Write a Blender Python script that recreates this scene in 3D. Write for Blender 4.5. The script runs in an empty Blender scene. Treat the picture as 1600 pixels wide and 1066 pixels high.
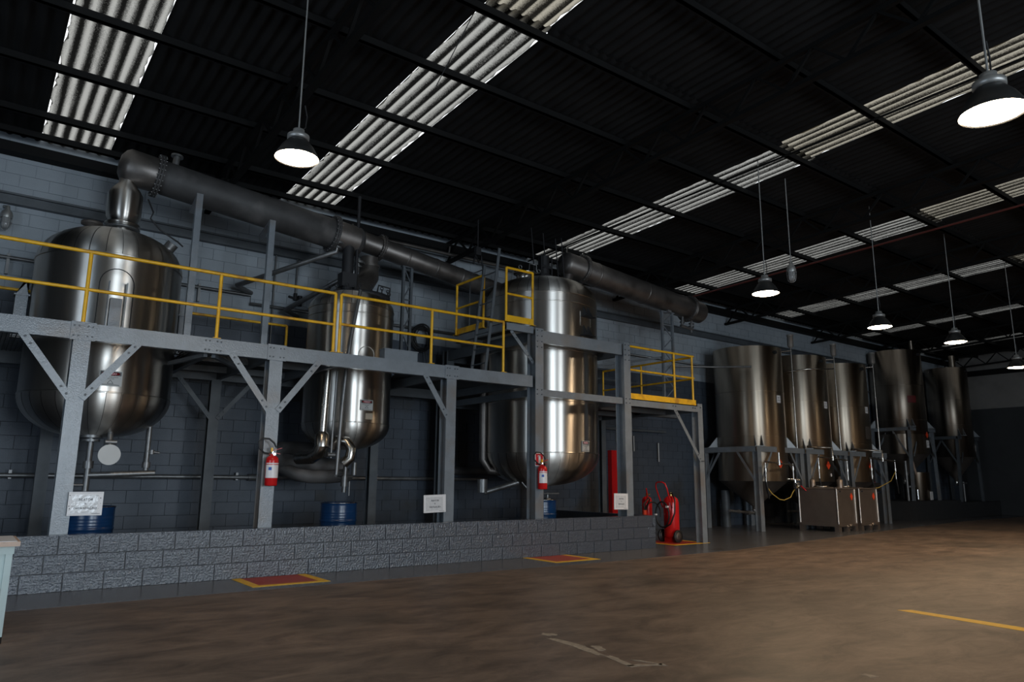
import bpy, bmesh, math, random
from mathutils import Vector, Matrix
from math import sin, cos, pi, radians, sqrt
random.seed(7)
C = bpy.context.scene.collection
# ---------------------------------------------------------------- camera
yaw, pitch, roll, FPX, EYE = radians(37.0), radians(10.91), radians(0.475), 1123.0, 1.25
fw = Vector((sin(yaw)*cos(pitch), cos(yaw)*cos(pitch), sin(pitch)))
rt = Vector((cos(yaw), -sin(yaw), 0)); up = rt.cross(fw)
R_ = rt*cos(roll)+up*sin(roll); U_ = -rt*sin(roll)+up*cos(roll)
cam = bpy.data.cameras.new('camera'); camo = bpy.data.objects.new('camera', cam); C.objects.link(camo)
cam.sensor_width = 36; cam.lens = FPX/1600*36; cam.clip_start = .05; cam.clip_end = 200
camo.matrix_world = Matrix(((R_.x, U_.x, -fw.x, 0), (R_.y, U_.y, -fw.y, 0), (R_.z, U_.z, -fw.z, EYE), (0, 0, 0, 1)))
sc = bpy.context.scene; sc.camera = camo
sc.view_settings.view_transform = 'Standard'; sc.view_settings.look = 'None'
sc.view_settings.exposure = 0.0; sc.view_settings.gamma = 1; sc.view_settings.use_curve_mapping = False
# ---------------------------------------------------------------- light
w = bpy.data.worlds.new('sky'); sc.world = w; w.use_nodes = True
w.node_tree.nodes['Background'].inputs[0].default_value = (.93, .97, 1, 1)
w.node_tree.nodes['Background'].inputs[1].default_value = 1.8
def area(name, loc, rot, sx, sy, power, col):
    l = bpy.data.lights.new(name, 'AREA'); l.shape = 'RECTANGLE'; l.size = sx; l.size_y = sy; l.energy = power; l.color = col
    o = bpy.data.objects.new(name, l); o.location = loc; o.rotation_euler = rot; C.objects.link(o); return o
# daylight through the two big loading doors in the front wall, behind the camera
area('door_daylight', (2.2, -11.6, 2.5), (radians(90), 0, 0), 3.8, 4.8, 900, (.74, .88, 1))
area('door_daylight_east', (8.7, -11.6, 2.5), (radians(90), 0, 0), 2.6, 4.8, 480, (.80, .91, 1))
area('added_fill_west', (-4.6, 4.0, 2.3), (radians(90), 0, radians(-90)), 4.0, 4.0, 120, (.5, .74, 1))  # added unseen cool fill from the left, tints the low block wall bluish
# ---------------------------------------------------------------- materials
def nodes(m): return m.node_tree.nodes, m.node_tree.links
def mat(name, col, rough=.5, metal=0, var=.25, vscale=2.5, bump=0, bscale=40, spec=.5, stain=None, sscale=1.2, aniso=0, streak=0, coat=0, crough=.15, bdist=.01):
    m = bpy.data.materials.new(name); m.use_nodes = True; N, L = nodes(m); b = N['Principled BSDF']
    b.inputs['Roughness'].default_value = rough; b.inputs['Metallic'].default_value = metal
    b.inputs['Specular IOR Level'].default_value = spec; b.inputs['Coat Weight'].default_value = coat; b.inputs['Coat Roughness'].default_value = crough
    tc = N.new('ShaderNodeTexCoord')
    n = N.new('ShaderNodeTexNoise'); n.inputs['Scale'].default_value = vscale; n.inputs['Detail'].default_value = 2.5 if streak else 8; n.inputs['Roughness'].default_value = .65
    if streak:
        mp = N.new('ShaderNodeMapping'); mp.inputs['Scale'].default_value = (streak, streak, .25)
        L.new(tc.outputs['Object'], mp.inputs[0]); L.new(mp.outputs[0], n.inputs[0])
    else: L.new(tc.outputs['Object'], n.inputs[0])
    r = N.new('ShaderNodeValToRGB'); r.color_ramp.elements[0].position = .3; r.color_ramp.elements[1].position = .7
    r.color_ramp.elements[0].color = [c*(1-var) for c in col]+[1]; r.color_ramp.elements[1].color = [min(1, c*(1+var)) for c in col]+[1]
    L.new(n.outputs[0], r.inputs[0]); out = r.outputs[0]
    if stain:
        n2 = N.new('ShaderNodeTexNoise'); n2.inputs['Scale'].default_value = sscale; n2.inputs['Detail'].default_value = 10
        L.new(tc.outputs['Object'], n2.inputs[0])
        r2 = N.new('ShaderNodeValToRGB'); r2.color_ramp.elements[0].position = .54; r2.color_ramp.elements[1].position = .68
        L.new(n2.outputs[0], r2.inputs[0])
        mx = N.new('ShaderNodeMix'); mx.data_type = 'RGBA'; L.new(r2.outputs[0], mx.inputs[0]); L.new(out, mx.inputs[6]); mx.inputs[7].default_value = list(stain)+[1]
        out = mx.outputs[2]
    L.new(out, b.inputs['Base Color'])
    if metal or var > .3:
        mr = N.new('ShaderNodeMapRange'); mr.inputs['To Min'].default_value = rough*.75; mr.inputs['To Max'].default_value = min(1, rough*1.3)
        L.new(n.outputs[0], mr.inputs[0]); L.new(mr.outputs[0], b.inputs['Roughness'])
    if bump:
        nb = N.new('ShaderNodeTexNoise'); nb.inputs['Scale'].default_value = bscale; nb.inputs['Detail'].default_value = 4
        L.new(mp.outputs[0] if streak else tc.outputs['Object'], nb.inputs[0])
        if streak: nb.inputs['Detail'].default_value = 1
        bp = N.new('ShaderNodeBump'); bp.inputs['Strength'].default_value = bump; bp.inputs['Distance'].default_value = bdist; L.new(bp.outputs[0], b.inputs['Coat Normal'])
        L.new(nb.outputs[0], bp.inputs['Height']); L.new(bp.outputs[0], b.inputs['Normal'])
    if aniso:
        b.inputs['Anisotropic'].default_value = aniso
        cr = N.new('ShaderNodeCombineXYZ'); cr.inputs[2].default_value = 1
        vt = N.new('ShaderNodeVectorTransform'); vt.vector_type = 'VECTOR'; vt.convert_from = 'OBJECT'; vt.convert_to = 'WORLD'
        L.new(cr.outputs[0], vt.inputs[0]); L.new(vt.outputs[0], b.inputs['Tangent'])
    return m
def emit(name, col, s):
    m = bpy.data.materials.new(name); m.use_nodes = True; N, L = nodes(m); N.remove(N['Principled BSDF'])
    e = N.new('ShaderNodeEmission'); e.inputs[0].default_value = list(col)+[1]; e.inputs[1].default_value = s
    L.new(e.outputs[0], N['Material Output'].inputs[0]); return m
M = {}
M['steel'] = mat('brushed_steel', (.60, .57, .53), .33, 1, .10, 1.0, bump=.16, bscale=1.3, aniso=.92, streak=4)
M['steel2'] = mat('brushed_steel_warm', (.62, .54, .44), .40, 1, .14, 1.0, bump=.2, bscale=1.3, aniso=.96, streak=4)
M['steeldull'] = mat('dull_steel', (.33, .28, .23), .38, 1, .25, 1.5, bump=.08, bscale=1.3, aniso=.8, streak=4)
M['duct'] = mat('aged_duct_metal', (.16, .145, .135), .42, .75, .3, 2.2, stain=(.07, .06, .055))
M['ductdark'] = mat('dark_insulated_duct', (.048, .046, .046), .6, 0, .3, 3, stain=(.13, .12, .115))
M['pipe'] = mat('galvanised_pipe', (.2, .2, .2), .4, .7, .25, 6)
M['pipeinox'] = mat('stainless_pipe', (.5, .47, .43), .25, 1, .1, 6)
M['black'] = mat('black_rubber', (.012, .012, .013), .5, 0, .2)
M['blackmetal'] = mat('sooty_iron', (.02, .02, .022), .6, .3, .3)
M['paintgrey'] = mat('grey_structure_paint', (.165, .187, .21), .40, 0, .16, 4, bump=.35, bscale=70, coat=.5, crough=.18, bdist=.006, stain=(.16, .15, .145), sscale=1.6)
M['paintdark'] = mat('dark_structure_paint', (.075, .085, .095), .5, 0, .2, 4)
M['grate'] = mat('walkway_grating', (.05, .055, .06), .6, 0, .2)
M['yellow'] = mat('yellow_rail_paint', (.78, .42, .012), .36, 0, .12, 9, stain=(.5, .24, .02), sscale=4)
M['tape_y'] = mat('yellow_floor_paint', (.8, .47, .015), .45, 0, .12, 14)
M['tape_r'] = mat('red_floor_paint', (.36, .035, .022), .45, 0, .22, 12)
M['red'] = mat('red_gloss_paint', (.55, .012, .014), .22, 0, .06)
M['blue'] = mat('blue_drum_paint', (.006, .036, .11), .26, 0, .15, 6)
M['blockdark'] = mat('blue_grey_block_paint', (.052, .066, .088), .5, 0, .22, 1.1, bump=.25, bscale=45, stain=(.035, .037, .04), sscale=.8)
M['blockwhite'] = mat('off_white_block_paint', (.30, .335, .37), .6, 0, .1, .8, bump=.15, bscale=45, stain=(.22, .235, .25), sscale=.7)
M['mortar'] = mat('recessed_mortar', (.028, .033, .042), .8, 0, .2)
M['mortarw'] = mat('recessed_mortar_white', (.24, .27, .30), .8, 0, .2)
M['lowblock'] = mat('glossy_grey_block_paint', (.042, .052, .071), .3, 0, .16, 1.5, bump=1.0, bscale=38, spec=.7, coat=1, crough=.10, bdist=.014)
M['lowmortar'] = mat('grey_joint', (.035, .036, .042), .6, 0, .3, 20)
M['roof'] = mat('sooty_roof_sheet', (.012, .0115, .0115), .85, 0, .4, 1.4, spec=.2)
M['rooftruss'] = mat('sooty_roof_steel', (.006, .006, .006), .7, 0, .25, spec=.15)
M['white'] = mat('white_paper', (.72, .71, .72), .4, 0, .05)
M['sleeve'] = mat('plastic_sleeve', (.6, .6, .61), .18, 0, .08, 20, bump=.5, bscale=18)
M['ink'] = mat('black_ink', (.02, .02, .025), .6, 0, 0)
M['signblack'] = mat('sign_black', (.012, .012, .012), .4, 0, 0)
M['signred'] = mat('sign_red', (.5, .02, .03), .35, 0, 0)
M['signgrey'] = mat('sign_plate', (.42, .41, .39), .35, 0, .05)
M['blueink'] = mat('blue_ink', (.03, .1, .4), .5, 0, 0)
M['orange'] = mat('orange_red_sticker', (.8, .07, .02), .4, 0, 0)
M['brass'] = mat('brass', (.6, .38, .12), .3, 1, .1)
M['chrome'] = mat('chrome', (.8, .8, .8), .12, 1, 0)
M['shade'] = mat('dark_lamp_shade', (.035, .035, .035), .4, .5, .15)
M['shadein'] = mat('white_enamel', (.8, .76, .68), .4, 0, 0)
M['alu'] = mat('cast_aluminium', (.34, .34, .33), .42, .6, .15)
M['lens'] = emit('lamp_glow', (1, .80, .56), 42)
M['hose'] = mat('yellow_hose', (.55, .38, .08), .45, 0, 0)
M['darkwall'] = mat('dark_plinth_paint', (.03, .031, .033), .6, 0, .2, 2)
M['cabinet'] = mat('pale_green_cabinet', (.42, .50, .48), .45, 0, .06, 3, stain=(.33, .38, .37))
M['wood'] = mat('worn_wood_edge', (.5, .36, .28), .6, 0, .2, 10)
M['gasket'] = mat('dull_plate', (.10, .085, .075), .5, .5, .2)
M['ibc'] = mat('ibc_steel', (.30, .25, .215), .40, .85, .12, 3, bump=.04, bscale=5)
M['glassdome'] = mat('cage_glass', (.25, .25, .25), .15, 0, 0)
M['scrape'] = mat('pale_floor_scrape', (.30, .26, .21), .7, 0, .35, 22)
# floor: brown worn concrete with scratches
def floor_mat():
    m = mat('worn_brown_floor', (.152, .113, .088), .46, 0, .24, .55, bump=.10, bscale=9, stain=(.10, .078, .062), sscale=.5)
    N, L = nodes(m); b = N['Principled BSDF']; src = b.inputs['Base Color'].links[0].from_socket
    tc = N.new('ShaderNodeTexCoord'); mp = N.new('ShaderNodeMapping'); mp.inputs['Scale'].default_value = (.7, 1.5, 1); mp.inputs['Rotation'].default_value = (0, 0, .5)
    n = N.new('ShaderNodeTexNoise'); n.inputs['Scale'].default_value = 2.2; n.inputs['Detail'].default_value = 12; n.inputs['Roughness'].default_value = .75; n.inputs['Distortion'].default_value = .6
    L.new(tc.outputs['Object'], mp.inputs[0]); L.new(mp.outputs[0], n.inputs[0])
    r = N.new('ShaderNodeValToRGB'); r.color_ramp.elements[0].position = .36; r.color_ramp.elements[1].position = .66
    r.color_ramp.elements[0].color = (.48, .46, .45, 1); r.color_ramp.elements[1].color = (1.4, 1.38, 1.35, 1); L.new(n.outputs[0], r.inputs[0])
    mx = N.new('ShaderNodeMix'); mx.data_type = 'RGBA'; mx.blend_type = 'MULTIPLY'; mx.inputs[0].default_value = 1
    L.new(src, mx.inputs[6]); L.new(r.outputs[0], mx.inputs[7]); L.new(mx.outputs[2], b.inputs['Base Color'])
    return m
M['floor'] = floor_mat()
M['floorgrey'] = mat('glossy_grey_floor_paint', (.088, .093, .108), .26, 0, .2, 1.2, bump=.05, bscale=12, stain=(.07, .07, .078))
def sky_mat(name, tint, lo, hi):
    m = bpy.data.materials.new(name); m.use_nodes = True; N, L = nodes(m); N.remove(N['Principled BSDF'])
    tc = N.new('ShaderNodeTexCoord'); sx = N.new('ShaderNodeSeparateXYZ'); L.new(tc.outputs['Object'], sx.inputs[0])
    mu = N.new('ShaderNodeMath'); mu.operation = 'MULTIPLY'; mu.inputs[1].default_value = 2*pi/.177; L.new(sx.outputs[0], mu.inputs[0])
    sn = N.new('ShaderNodeMath'); sn.operation = 'SINE'; L.new(mu.outputs[0], sn.inputs[0])
    n = N.new('ShaderNodeTexNoise'); n.inputs['Scale'].default_value = 55; n.inputs['Detail'].default_value = 8; n.inputs['Roughness'].default_value = .8
    L.new(tc.outputs['Object'], n.inputs[0])
    mp = N.new('ShaderNodeMapping'); mp.inputs['Scale'].default_value = (14, .5, 1); L.new(tc.outputs['Object'], mp.inputs[0])
    n2 = N.new('ShaderNodeTexNoise'); n2.inputs['Scale'].default_value = 1.4; n2.inputs['Detail'].default_value = 5; L.new(mp.outputs[0], n2.inputs[0])
    a = N.new('ShaderNodeMath'); a.operation = 'MULTIPLY_ADD'; a.inputs[1].default_value = .24; a.inputs[2].default_value = .0; L.new(sn.outputs[0], a.inputs[0])
    b = N.new('ShaderNodeMath'); b.operation = 'MULTIPLY_ADD'; b.inputs[1].default_value = 1.0; L.new(n.outputs[0], b.inputs[0]); L.new(a.outputs[0], b.inputs[2])
    c = N.new('ShaderNodeMath'); c.operation = 'MULTIPLY_ADD'; c.inputs[1].default_value = .55; L.new(n2.outputs[0], c.inputs[0]); L.new(b.outputs[0], c.inputs[2])
    r = N.new('ShaderNodeValToRGB'); r.color_ramp.elements[0].position = .62; r.color_ramp.elements[1].position = 1.0
    r.color_ramp.elements[0].color = [t*lo for t in tint]+[1]; r.color_ramp.elements[1].color = [t*hi for t in tint]+[1]
    L.new(c.outputs[0], r.inputs[0])
    t = N.new('ShaderNodeBsdfTranslucent'); L.new(r.outputs[0], t.inputs[0]); L.new(t.outputs[0], N['Material Output'].inputs[0]); return m
M['sky1'] = sky_mat('dirty_translucent_sheet', (1, .97, .90), .006, .26)
M['sky2'] = sky_mat('yellowed_translucent_sheet', (1, .90, .72), .010, .25)
# ---------------------------------------------------------------- geometry builder
class MB:
    def __init__(s): s.v = []; s.f = []; s.sm = []
    def add(s, vs, fs, smooth=False):
        n = len(s.v); s.v += [tuple(v) for v in vs]; s.f += [[i+n for i in f] for f in fs]; s.sm += [smooth]*len(fs); return s
    def box(s, x0, x1, y0, y1, z0, z1):
        return s.add([(x0, y0, z0), (x1, y0, z0), (x1, y1, z0), (x0, y1, z0), (x0, y0, z1), (x1, y0, z1), (x1, y1, z1), (x0, y1, z1)],
                     [(0, 3, 2, 1), (4, 5, 6, 7), (0, 1, 5, 4), (1, 2, 6, 5), (2, 3, 7, 6), (3, 0, 4, 7)])
    def bar(s, a, b, wd, dp, upv=(0, 0, 1)):      # rectangular bar a->b, wd across, dp along upv-ish
        a = Vector(a); b = Vector(b); d = (b-a).normalized(); u = Vector(upv)
        if abs(d.dot(u)) > .99: u = Vector((0, 1, 0))
        x = d.cross(u).normalized(); y = x.cross(d).normalized(); vs = []
        for p in (a, b):
            for i, j in ((-1, -1), (1, -1), (1, 1), (-1, 1)): vs.append(p+x*(i*wd/2)+y*(j*dp/2))
        return s.add(vs, [(0, 1, 2, 3), (7, 6, 5, 4), (0, 4, 5, 1), (1, 5, 6, 2), (2, 6, 7, 3), (3, 7, 4, 0)])
    def cyl(s, a, b, r, r2=None, n=16, caps=True):
        a = Vector(a); b = Vector(b); r2 = r if r2 is None else r2; d = (b-a).normalized()
        u = Vector((0, 0, 1)) if abs(d.z) < .9 else Vector((1, 0, 0)); x = d.cross(u).normalized(); y = d.cross(x)
        vs = [p+(x*cos(2*pi*i/n)+y*sin(2*pi*i/n))*q for p, q in ((a, r), (b, r2)) for i in range(n)]
        s.add(vs, [(i, n+i, n+(i+1) % n, (i+1) % n) for i in range(n)], True)
        if caps: s.add(vs, [tuple(range(n)), tuple(range(2*n-1, n-1, -1))])
        return s
    def lathe(s, prof, c=(0, 0, 0), n=48, a0=0, a1=2*pi, axis='z'):
        full = abs(a1-a0-2*pi) < 1e-6; m = n if full else n+1; vs = []
        for (r, z) in prof:
            for i in range(m):
                t = a0+(a1-a0)*i/n; p = (r*cos(t), r*sin(t), z)
                if axis == 'x': p = (z, r*cos(t), r*sin(t))
                if axis == 'y': p = (r*cos(t), -z, r*sin(t))
                vs.append((p[0]+c[0], p[1]+c[1], p[2]+c[2]))
        fs = []
        for k in range(len(prof)-1):
            for i in range(n):
                j = (i+1) % m; fs.append((k*m+i, k*m+j, (k+1)*m+j, (k+1)*m+i))
        return s.add(vs, fs, True)
    def tube(s, pts, r, n=8, closed=False):
        P = [Vector(p) for p in pts]; k = len(P); vs = []; prev = None
        for i, p in enumerate(P):
            a = P[i-1] if (i > 0 or closed) else p; b = P[(i+1) % k] if (i < k-1 or closed) else p
            d = (b-a).normalized()
            if prev is None:
                u = Vector((0, 0, 1)) if abs(d.z) < .9 else Vector((1, 0, 0)); x = d.cross(u).normalized()
            else: x = (prev-d*prev.dot(d)).normalized()
            prev = x; y = d.cross(x)
            vs += [p+(x*cos(2*pi*j/n)+y*sin(2*pi*j/n))*r for j in range(n)]
        fs = []
        for i in range(k if closed else k-1):
            for j in range(n):
                a, b = i*n, ((i+1) % k)*n; fs.append((a+j, b+j, b+(j+1) % n, a+(j+1) % n))
        s.add(vs, fs, True)
        if not closed: s.add(vs[:n], [tuple(range(n))]); s.add(vs[-n:], [tuple(range(n-1, -1, -1))])
        return s
    def poly(s, pts, nrm, t):                     # extruded polygon
        n = len(pts); d = Vector(nrm)*t; vs = [Vector(p) for p in pts]+[Vector(p)+d for p in pts]
        return s.add(vs, [tuple(range(n))[::-1], tuple(range(n, 2*n))]+[(i, (i+1) % n, n+(i+1) % n, n+i) for i in range(n)])
def me(name, mb, m, org=(0, 0, 0)):
    d = bpy.data.meshes.new(name); o = Vector(org)
    d.from_pydata([Vector(v)-o for v in mb.v], [], mb.f); d.polygons.foreach_set('use_smooth', mb.sm)
    bm = bmesh.new(); bm.from_mesh(d); bmesh.ops.recalc_face_normals(bm, faces=bm.faces); bm.to_mesh(d); bm.free()
    d.materials.append(m); d.update(); return d
ORG = {}
def tag(o, label, cat, group=None, kind=None):
    if label: o['label'] = label
    if cat: o['category'] = cat
    if group: o['group'] = group
    if kind: o['kind'] = kind
    return o
def thing(name, label, cat, loc=(0, 0, 0), group=None, rot=None):
    o = bpy.data.objects.new(name, None); o.empty_display_size = .1; C.objects.link(o); o.location = loc
    ORG[o.name] = Vector((0, 0, 0)) if rot is not None else Vector(loc)
    if rot is not None: o.rotation_euler = rot
    return tag(o, label, cat, group)
def part(root, name, mb, m, label=None, kind=None):
    org = ORG.get(root.name, Vector((0, 0, 0)))
    o = bpy.data.objects.new(name, me(name, mb, m, org)); C.objects.link(o); o.parent = root; ORG[o.name] = org
    if label: o['label'] = label
    if kind: o['kind'] = kind
    return o
def single(name, mb, m, label, cat, org=(0, 0, 0), group=None, kind=None):
    o = bpy.data.objects.new(name, me(name, mb, m, org)); C.objects.link(o); o.location = org; ORG[o.name] = Vector(org)
    return tag(o, label, cat, group, kind)
def struct(name, mb, m):
    return single(name, mb, m, None, None, kind='structure')
def sroot(name):
    o = bpy.data.objects.new(name, None); C.objects.link(o); o['kind'] = 'structure'; ORG[o.name] = Vector((0, 0, 0)); return o
def inst(root, name, mesh, loc=(0, 0, 0), rz=0, sx=1):
    o = bpy.data.objects.new(name, mesh); C.objects.link(o); o.parent = root; o.location = loc; o.rotation_euler = (0, 0, rz); o.scale = (sx, 1, 1); return o
def copytree(o, loc, label=None):
    c = o.copy(); C.objects.link(c); c.location = loc; ORG[c.name] = Vector(loc)
    if label: c['label'] = label
    for ch in list(o.children):
        d = ch.copy(); C.objects.link(d); d.parent = c
        for g in ch.children:
            e = g.copy(); C.objects.link(e); e.parent = d
    return c
def text(root, body, size, loc, rot, m, name='lettering', align='CENTER', ext=.0008):
    cu = bpy.data.curves.new('t', 'FONT'); cu.body = body; cu.size = size; cu.align_x = align; cu.align_y = 'CENTER'; cu.extrude = ext; cu.resolution_u = 2
    t = bpy.data.objects.new('t', cu); d = bpy.data.meshes.new_from_object(t); bpy.data.objects.remove(t)
    d.name = name; d.materials.clear(); d.materials.append(m)
    o = bpy.data.objects.new(name, d); C.objects.link(o); o.parent = root
    org = ORG.get(root.name, Vector((0, 0, 0))); o.location = Vector(loc)-org; o.rotation_euler = rot; return o
def arc(c, r, a0, a1, n, plane='xz'):
    out = []
    for i in range(n+1):
        t = a0+(a1-a0)*i/n; p, q = r*cos(t), r*sin(t)
        out.append({'xz': (c[0]+p, c[1], c[2]+q), 'yz': (c[0], c[1]+p, c[2]+q), 'xy': (c[0]+p, c[1]+q, c[2])}[plane])
    return out
# ================================================================ SETTING
WY = 13.3
XE = 34.0
SL = math.tan(radians(2.3))
def rz(y): return 6.58+(WY-y)*SL
fl = struct('floor', MB().box(-5, XE+.2, -12.2, WY+.2, -.12, 0), M['floor'])
# grey painted floor zone along the tanks
part(fl, 'painted_zone', MB().poly([(-5, 8.3, 0), (1.2, 8.5, 0), (4.5, 8.5, 0), (8, 8.4, 0), (11.6, 8.5, 0), (16.5, 9.2, 0), (21.2, 9.9, 0), (27, 10.6, 0), (34, 10.9, 0), (34, WY, 0), (-5, WY, 0)], (0, 0, 1), .002), M['floorgrey'])
wb = struct('wall_back', MB().box(-5, XE+.2, WY+.012, WY+.25, 0, 4.1), M['mortar'])
part(wb, 'upper_backing', MB().box(-5, XE+.2, WY+.012, WY+.25, 4.1, 6.612), M['mortarw'])
CH = .205
def proj(x, y, z):
    v = Vector((x, y, z-EYE)); d = v.dot(fw)
    return (800+FPX*v.dot(R_)/d, 533-FPX*v.dot(U_)/d, d) if d > .1 else (-9e3, 0, 0)
def hidden(x, z):                                 # behind the low wall or the big tanks
    for cx, cy, r, z0, z1 in ((1.4, 11.5, .85, 2.2, 4.3), (5.14, 11.5, .65, 2.1, 4.1), (9.27, 11.3, 1.1, 1.8, 4.8)):
        t = cy/WY; px = x*t; pz = EYE+(z-EYE)*t
        if abs(px-cx) < r*1.15-.15 and z0 < pz < z1: return True
    return z < .45
blocks = []
for k in range(int(6.5/CH)+1):
    z0 = k*CH; z1 = min(6.52, z0+CH)
    off = .2 if k % 2 else 0
    for i in range(0, 99):
        x0 = -5+i*.4-off
        if x0 > XE: break
        px, py, d = proj(x0+.2, WY, z0+.1)
        vis = -20 < px < 1620 and 0 < py < 1066 and not hidden(x0+.2, z0+.1)
        blocks.append((d if vis else 1e6+abs(x0), x0, z0, z1))
blocks.sort()
bshape = {}
def blockmesh(x0, z0, z1, key, y, dx=.396):
    jit = random.uniform(-.003, .003)
    return MB().box(x0+.004, x0+dx, y+jit, y+.05, z0+.004, z1-.004)
far_lo, far_hi = MB(), MB()
base_lo = me('block', MB().box(.004, .396, 0, .05, .004, CH-.004), M['blockdark'])
base_hi = me('block', MB().box(.004, .396, 0, .05, .004, CH-.004), M['blockwhite'])
for n, (d, x0, z0, z1) in enumerate(blocks):
    up_ = z0 > 4.05
    if n < 296 and z1-z0 > .2: inst(wb, 'block', base_hi if up_ else base_lo, (x0, WY+random.uniform(-.003, .003), z0))
    elif d < 1e6 or x0 < 0 or n % 1 == 0:
        m_ = far_hi if up_ else far_lo; m_.v += blockmesh(x0, z0, z1, 0, WY).v
        q = len(m_.v)-8; m_.f += [[q+i for i in f] for f in ((0, 1, 5, 4), (1, 2, 6, 5), (3, 0, 4, 7), (4, 5, 6, 7), (0, 3, 2, 1))]; m_.sm += [False]*5
part(wb, 'blockwork', far_lo, M['blockdark'], kind='stuff'); part(wb, 'blockwork', far_hi, M['blockwhite'], kind='stuff')
# end wall (two tone), hidden walls of the hall
wr = struct('wall_right', MB().box(XE, XE+.2, -12.2, WY, 0, 4.32), mat('dark_end_wall', (.030, .033, .036), .6, 0, .2, 1, bump=.1))
part(wr, 'upper_wall', MB().box(XE, XE+.2, -12.2, WY, 4.32, 7.6), mat('pale_end_wall', (.20, .19, .18), .6, 0, .12, .7, bump=.1, stain=(.15, .14, .13)))
part(wr, 'wall_girt', MB().box(XE-.1, XE, -12, WY, 5.72, 5.95), M['rooftruss'])
hid = mat('hall_wall_paint', (.16, .17, .18), .7, 0, .15, .6)
wf = MB(); wf.box(-5, .2, -12.2, -12, 0, 7.7); wf.box(4.2, 7.3, -12.2, -12, 0, 5); wf.box(10.1, XE, -12.2, -12, 0, 7.7); wf.box(.2, 10.1, -12.2, -12, 5, 7.7)
struct('wall_front', wf, hid)
wl = MB(); wl.box(-5.2, -5, -12.2, 2, 0, 7.7); wl.box(-5.2, -5, 6, WY, 0, 7.7); wl.box(-5.2, -5, 2, 6, 4.4, 7.7)
struct('wall_left', wl, hid)
# ---- ceiling: corrugated sheets, skylight sheets, purlins, trusses
ceil = sroot('ceiling')
P_ = .177
def sheet(y0, y1, dz, wv=6, ragged=False, nseg=1):
    mb = MB(); nx = int(wv*8); vs = []; rnd = random.Random(int(y0*10)+77)
    for j in range(nseg+1):
        y = y0+(y1-y0)*j/nseg; e0 = e1 = 0
        if ragged:
            e0 = rnd.choice((0, 0, 0, .012, .03, .045)); e1 = rnd.choice((0, 0, 0, 0, .012, .03))
        for i in range(nx+1):
            x = wv*P_*i/nx
            if i == 0: x += e0
            if i == nx: x -= e1
            vs.append((x, y, rz(y)+dz+.026*sin(2*pi*wv*i/nx)+(.026 if ragged else .024)))
    n = nx+1
    return mb.add(vs, [(j*n+i, j*n+i+1, (j+1)*n+i+1, (j+1)*n+i) for j in range(nseg) for i in range(nx)], True)
rows = ((6.28, 13.34, 0.0), (-1.0, 6.46, .06), (-12.3, -.85, .12))
SK = [(.40, .97), (4.36, .98), (10.49, .97), (15.55, .97), (20.45, .97), (25.6, .97), (30.7, .97)]
for ri, (y0, y1, dz) in enumerate(rows):
    dark = me('roof_sheet', sheet(y0, y1, dz), M['roof'])
    sk = me('skylight_sheet', sheet(y0, y1, dz, 5.5, True, 60), M['sky1'] if ri == 0 else M['sky2'])
    x = -5.2
    for sx, sw in SK+[(XE+.2, 0)]:
        gap = sx-x; n = max(1, round(gap/1.06))
        for i in range(n):
            o = inst(ceil, 'roof_sheet', dark, (x+gap*i/n, 0, 0), 0, gap/n/(6*P_))
        if sw: inst(ceil, 'skylight_sheet', sk, (sx, 0, 0), 0, sw/(5.5*P_))
        x = sx+sw
PY = [12.92, 12.15, 10.66, 9.2, 7.72, 6.36, 4.9, 3.4, 1.95, .5, -1, -2.5, -4, -5.5, -7, -8.5, -10, -11.5]
for y in PY:
    z = rz(y)-.03+(.06 if y < 6.3 else 0)
    part(ceil, 'purlin', MB().box(-5, XE, y-.025, y+.025, z-.10, z).box(-5, XE, y-.025, y+.05, z-.10, z-.092), M['rooftruss'])
for tx in (-2.1, 3.02, 8.12, 13.4, 18.2, 23.0, 28.0, 33.0):
    ye = -12.0
    t = part(ceil, 'roof_truss', MB().bar((tx, WY-.02, rz(WY)-.16), (tx, ye, rz(ye)-.16), .07, .06).bar((tx, WY-.02, rz(WY)-.60), (tx, ye, rz(ye)-.60), .09, .06), M['rooftruss'])
    y = WY-.1; k = 0
    while y > -1.5:
        a = (tx, y, rz(y)-(.17 if k % 2 else .59)); y2 = y-.42; b = (tx, y2, rz(y2)-(.59 if k % 2 else .17))
        part(t, 'web_bar', MB().bar(a, b, .04, .035), M['rooftruss']); y = y2; k += 1
# steel channel and pipes on the back wall
part(wb, 'wall_channel', MB().box(-5, XE, WY-.07, WY-.005, 5.42, 5.60).box(-5, XE, WY-.12, WY-.07, 5.57, 5.60).box(-5, XE, WY-.12, WY-.07, 5.42, 5.45), M['paintdark'])
part(wb, 'eave_beam', MB().box(-5, XE, WY-.25, WY-.02, 6.22, 6.38), M['rooftruss'])
def pipe(name, pts, r, m, label, cat='pipe', n=10, group=None, extra=()):
    mb = MB().tube(pts, r, n)
    for (a, b, q) in extra: mb.cyl(a, b, q, n=n)
    return single(name, mb, m, label, cat, pts[0], group)
o = pipe('wall_pipe', [(-4.9, WY-.08, 4.56), (3.9, WY-.08, 4.56), (3.9, WY-.08, 4.4), (10.5, WY-.08, 4.4), (10.5, WY-.08, 4.56), (33, WY-.08, 4.56)], .03, M['pipe'], 'thin dark pipe along the white upper part of the back wall')
for x in (0.2, 3.0, 6.6, 10.2, 13.5): part(o, 'pipe_clamp', MB().box(x-.02, x+.02, WY-.1, WY, 4.30, 4.62), M['pipe'])
o = pipe('wall_pipe', [(-4.9, WY-.1, 1.25), (9.2, WY-.1, 1.25)], .04, M['pipe'], 'thin iron pipe along the dark lower back wall behind the low block wall')
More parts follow.
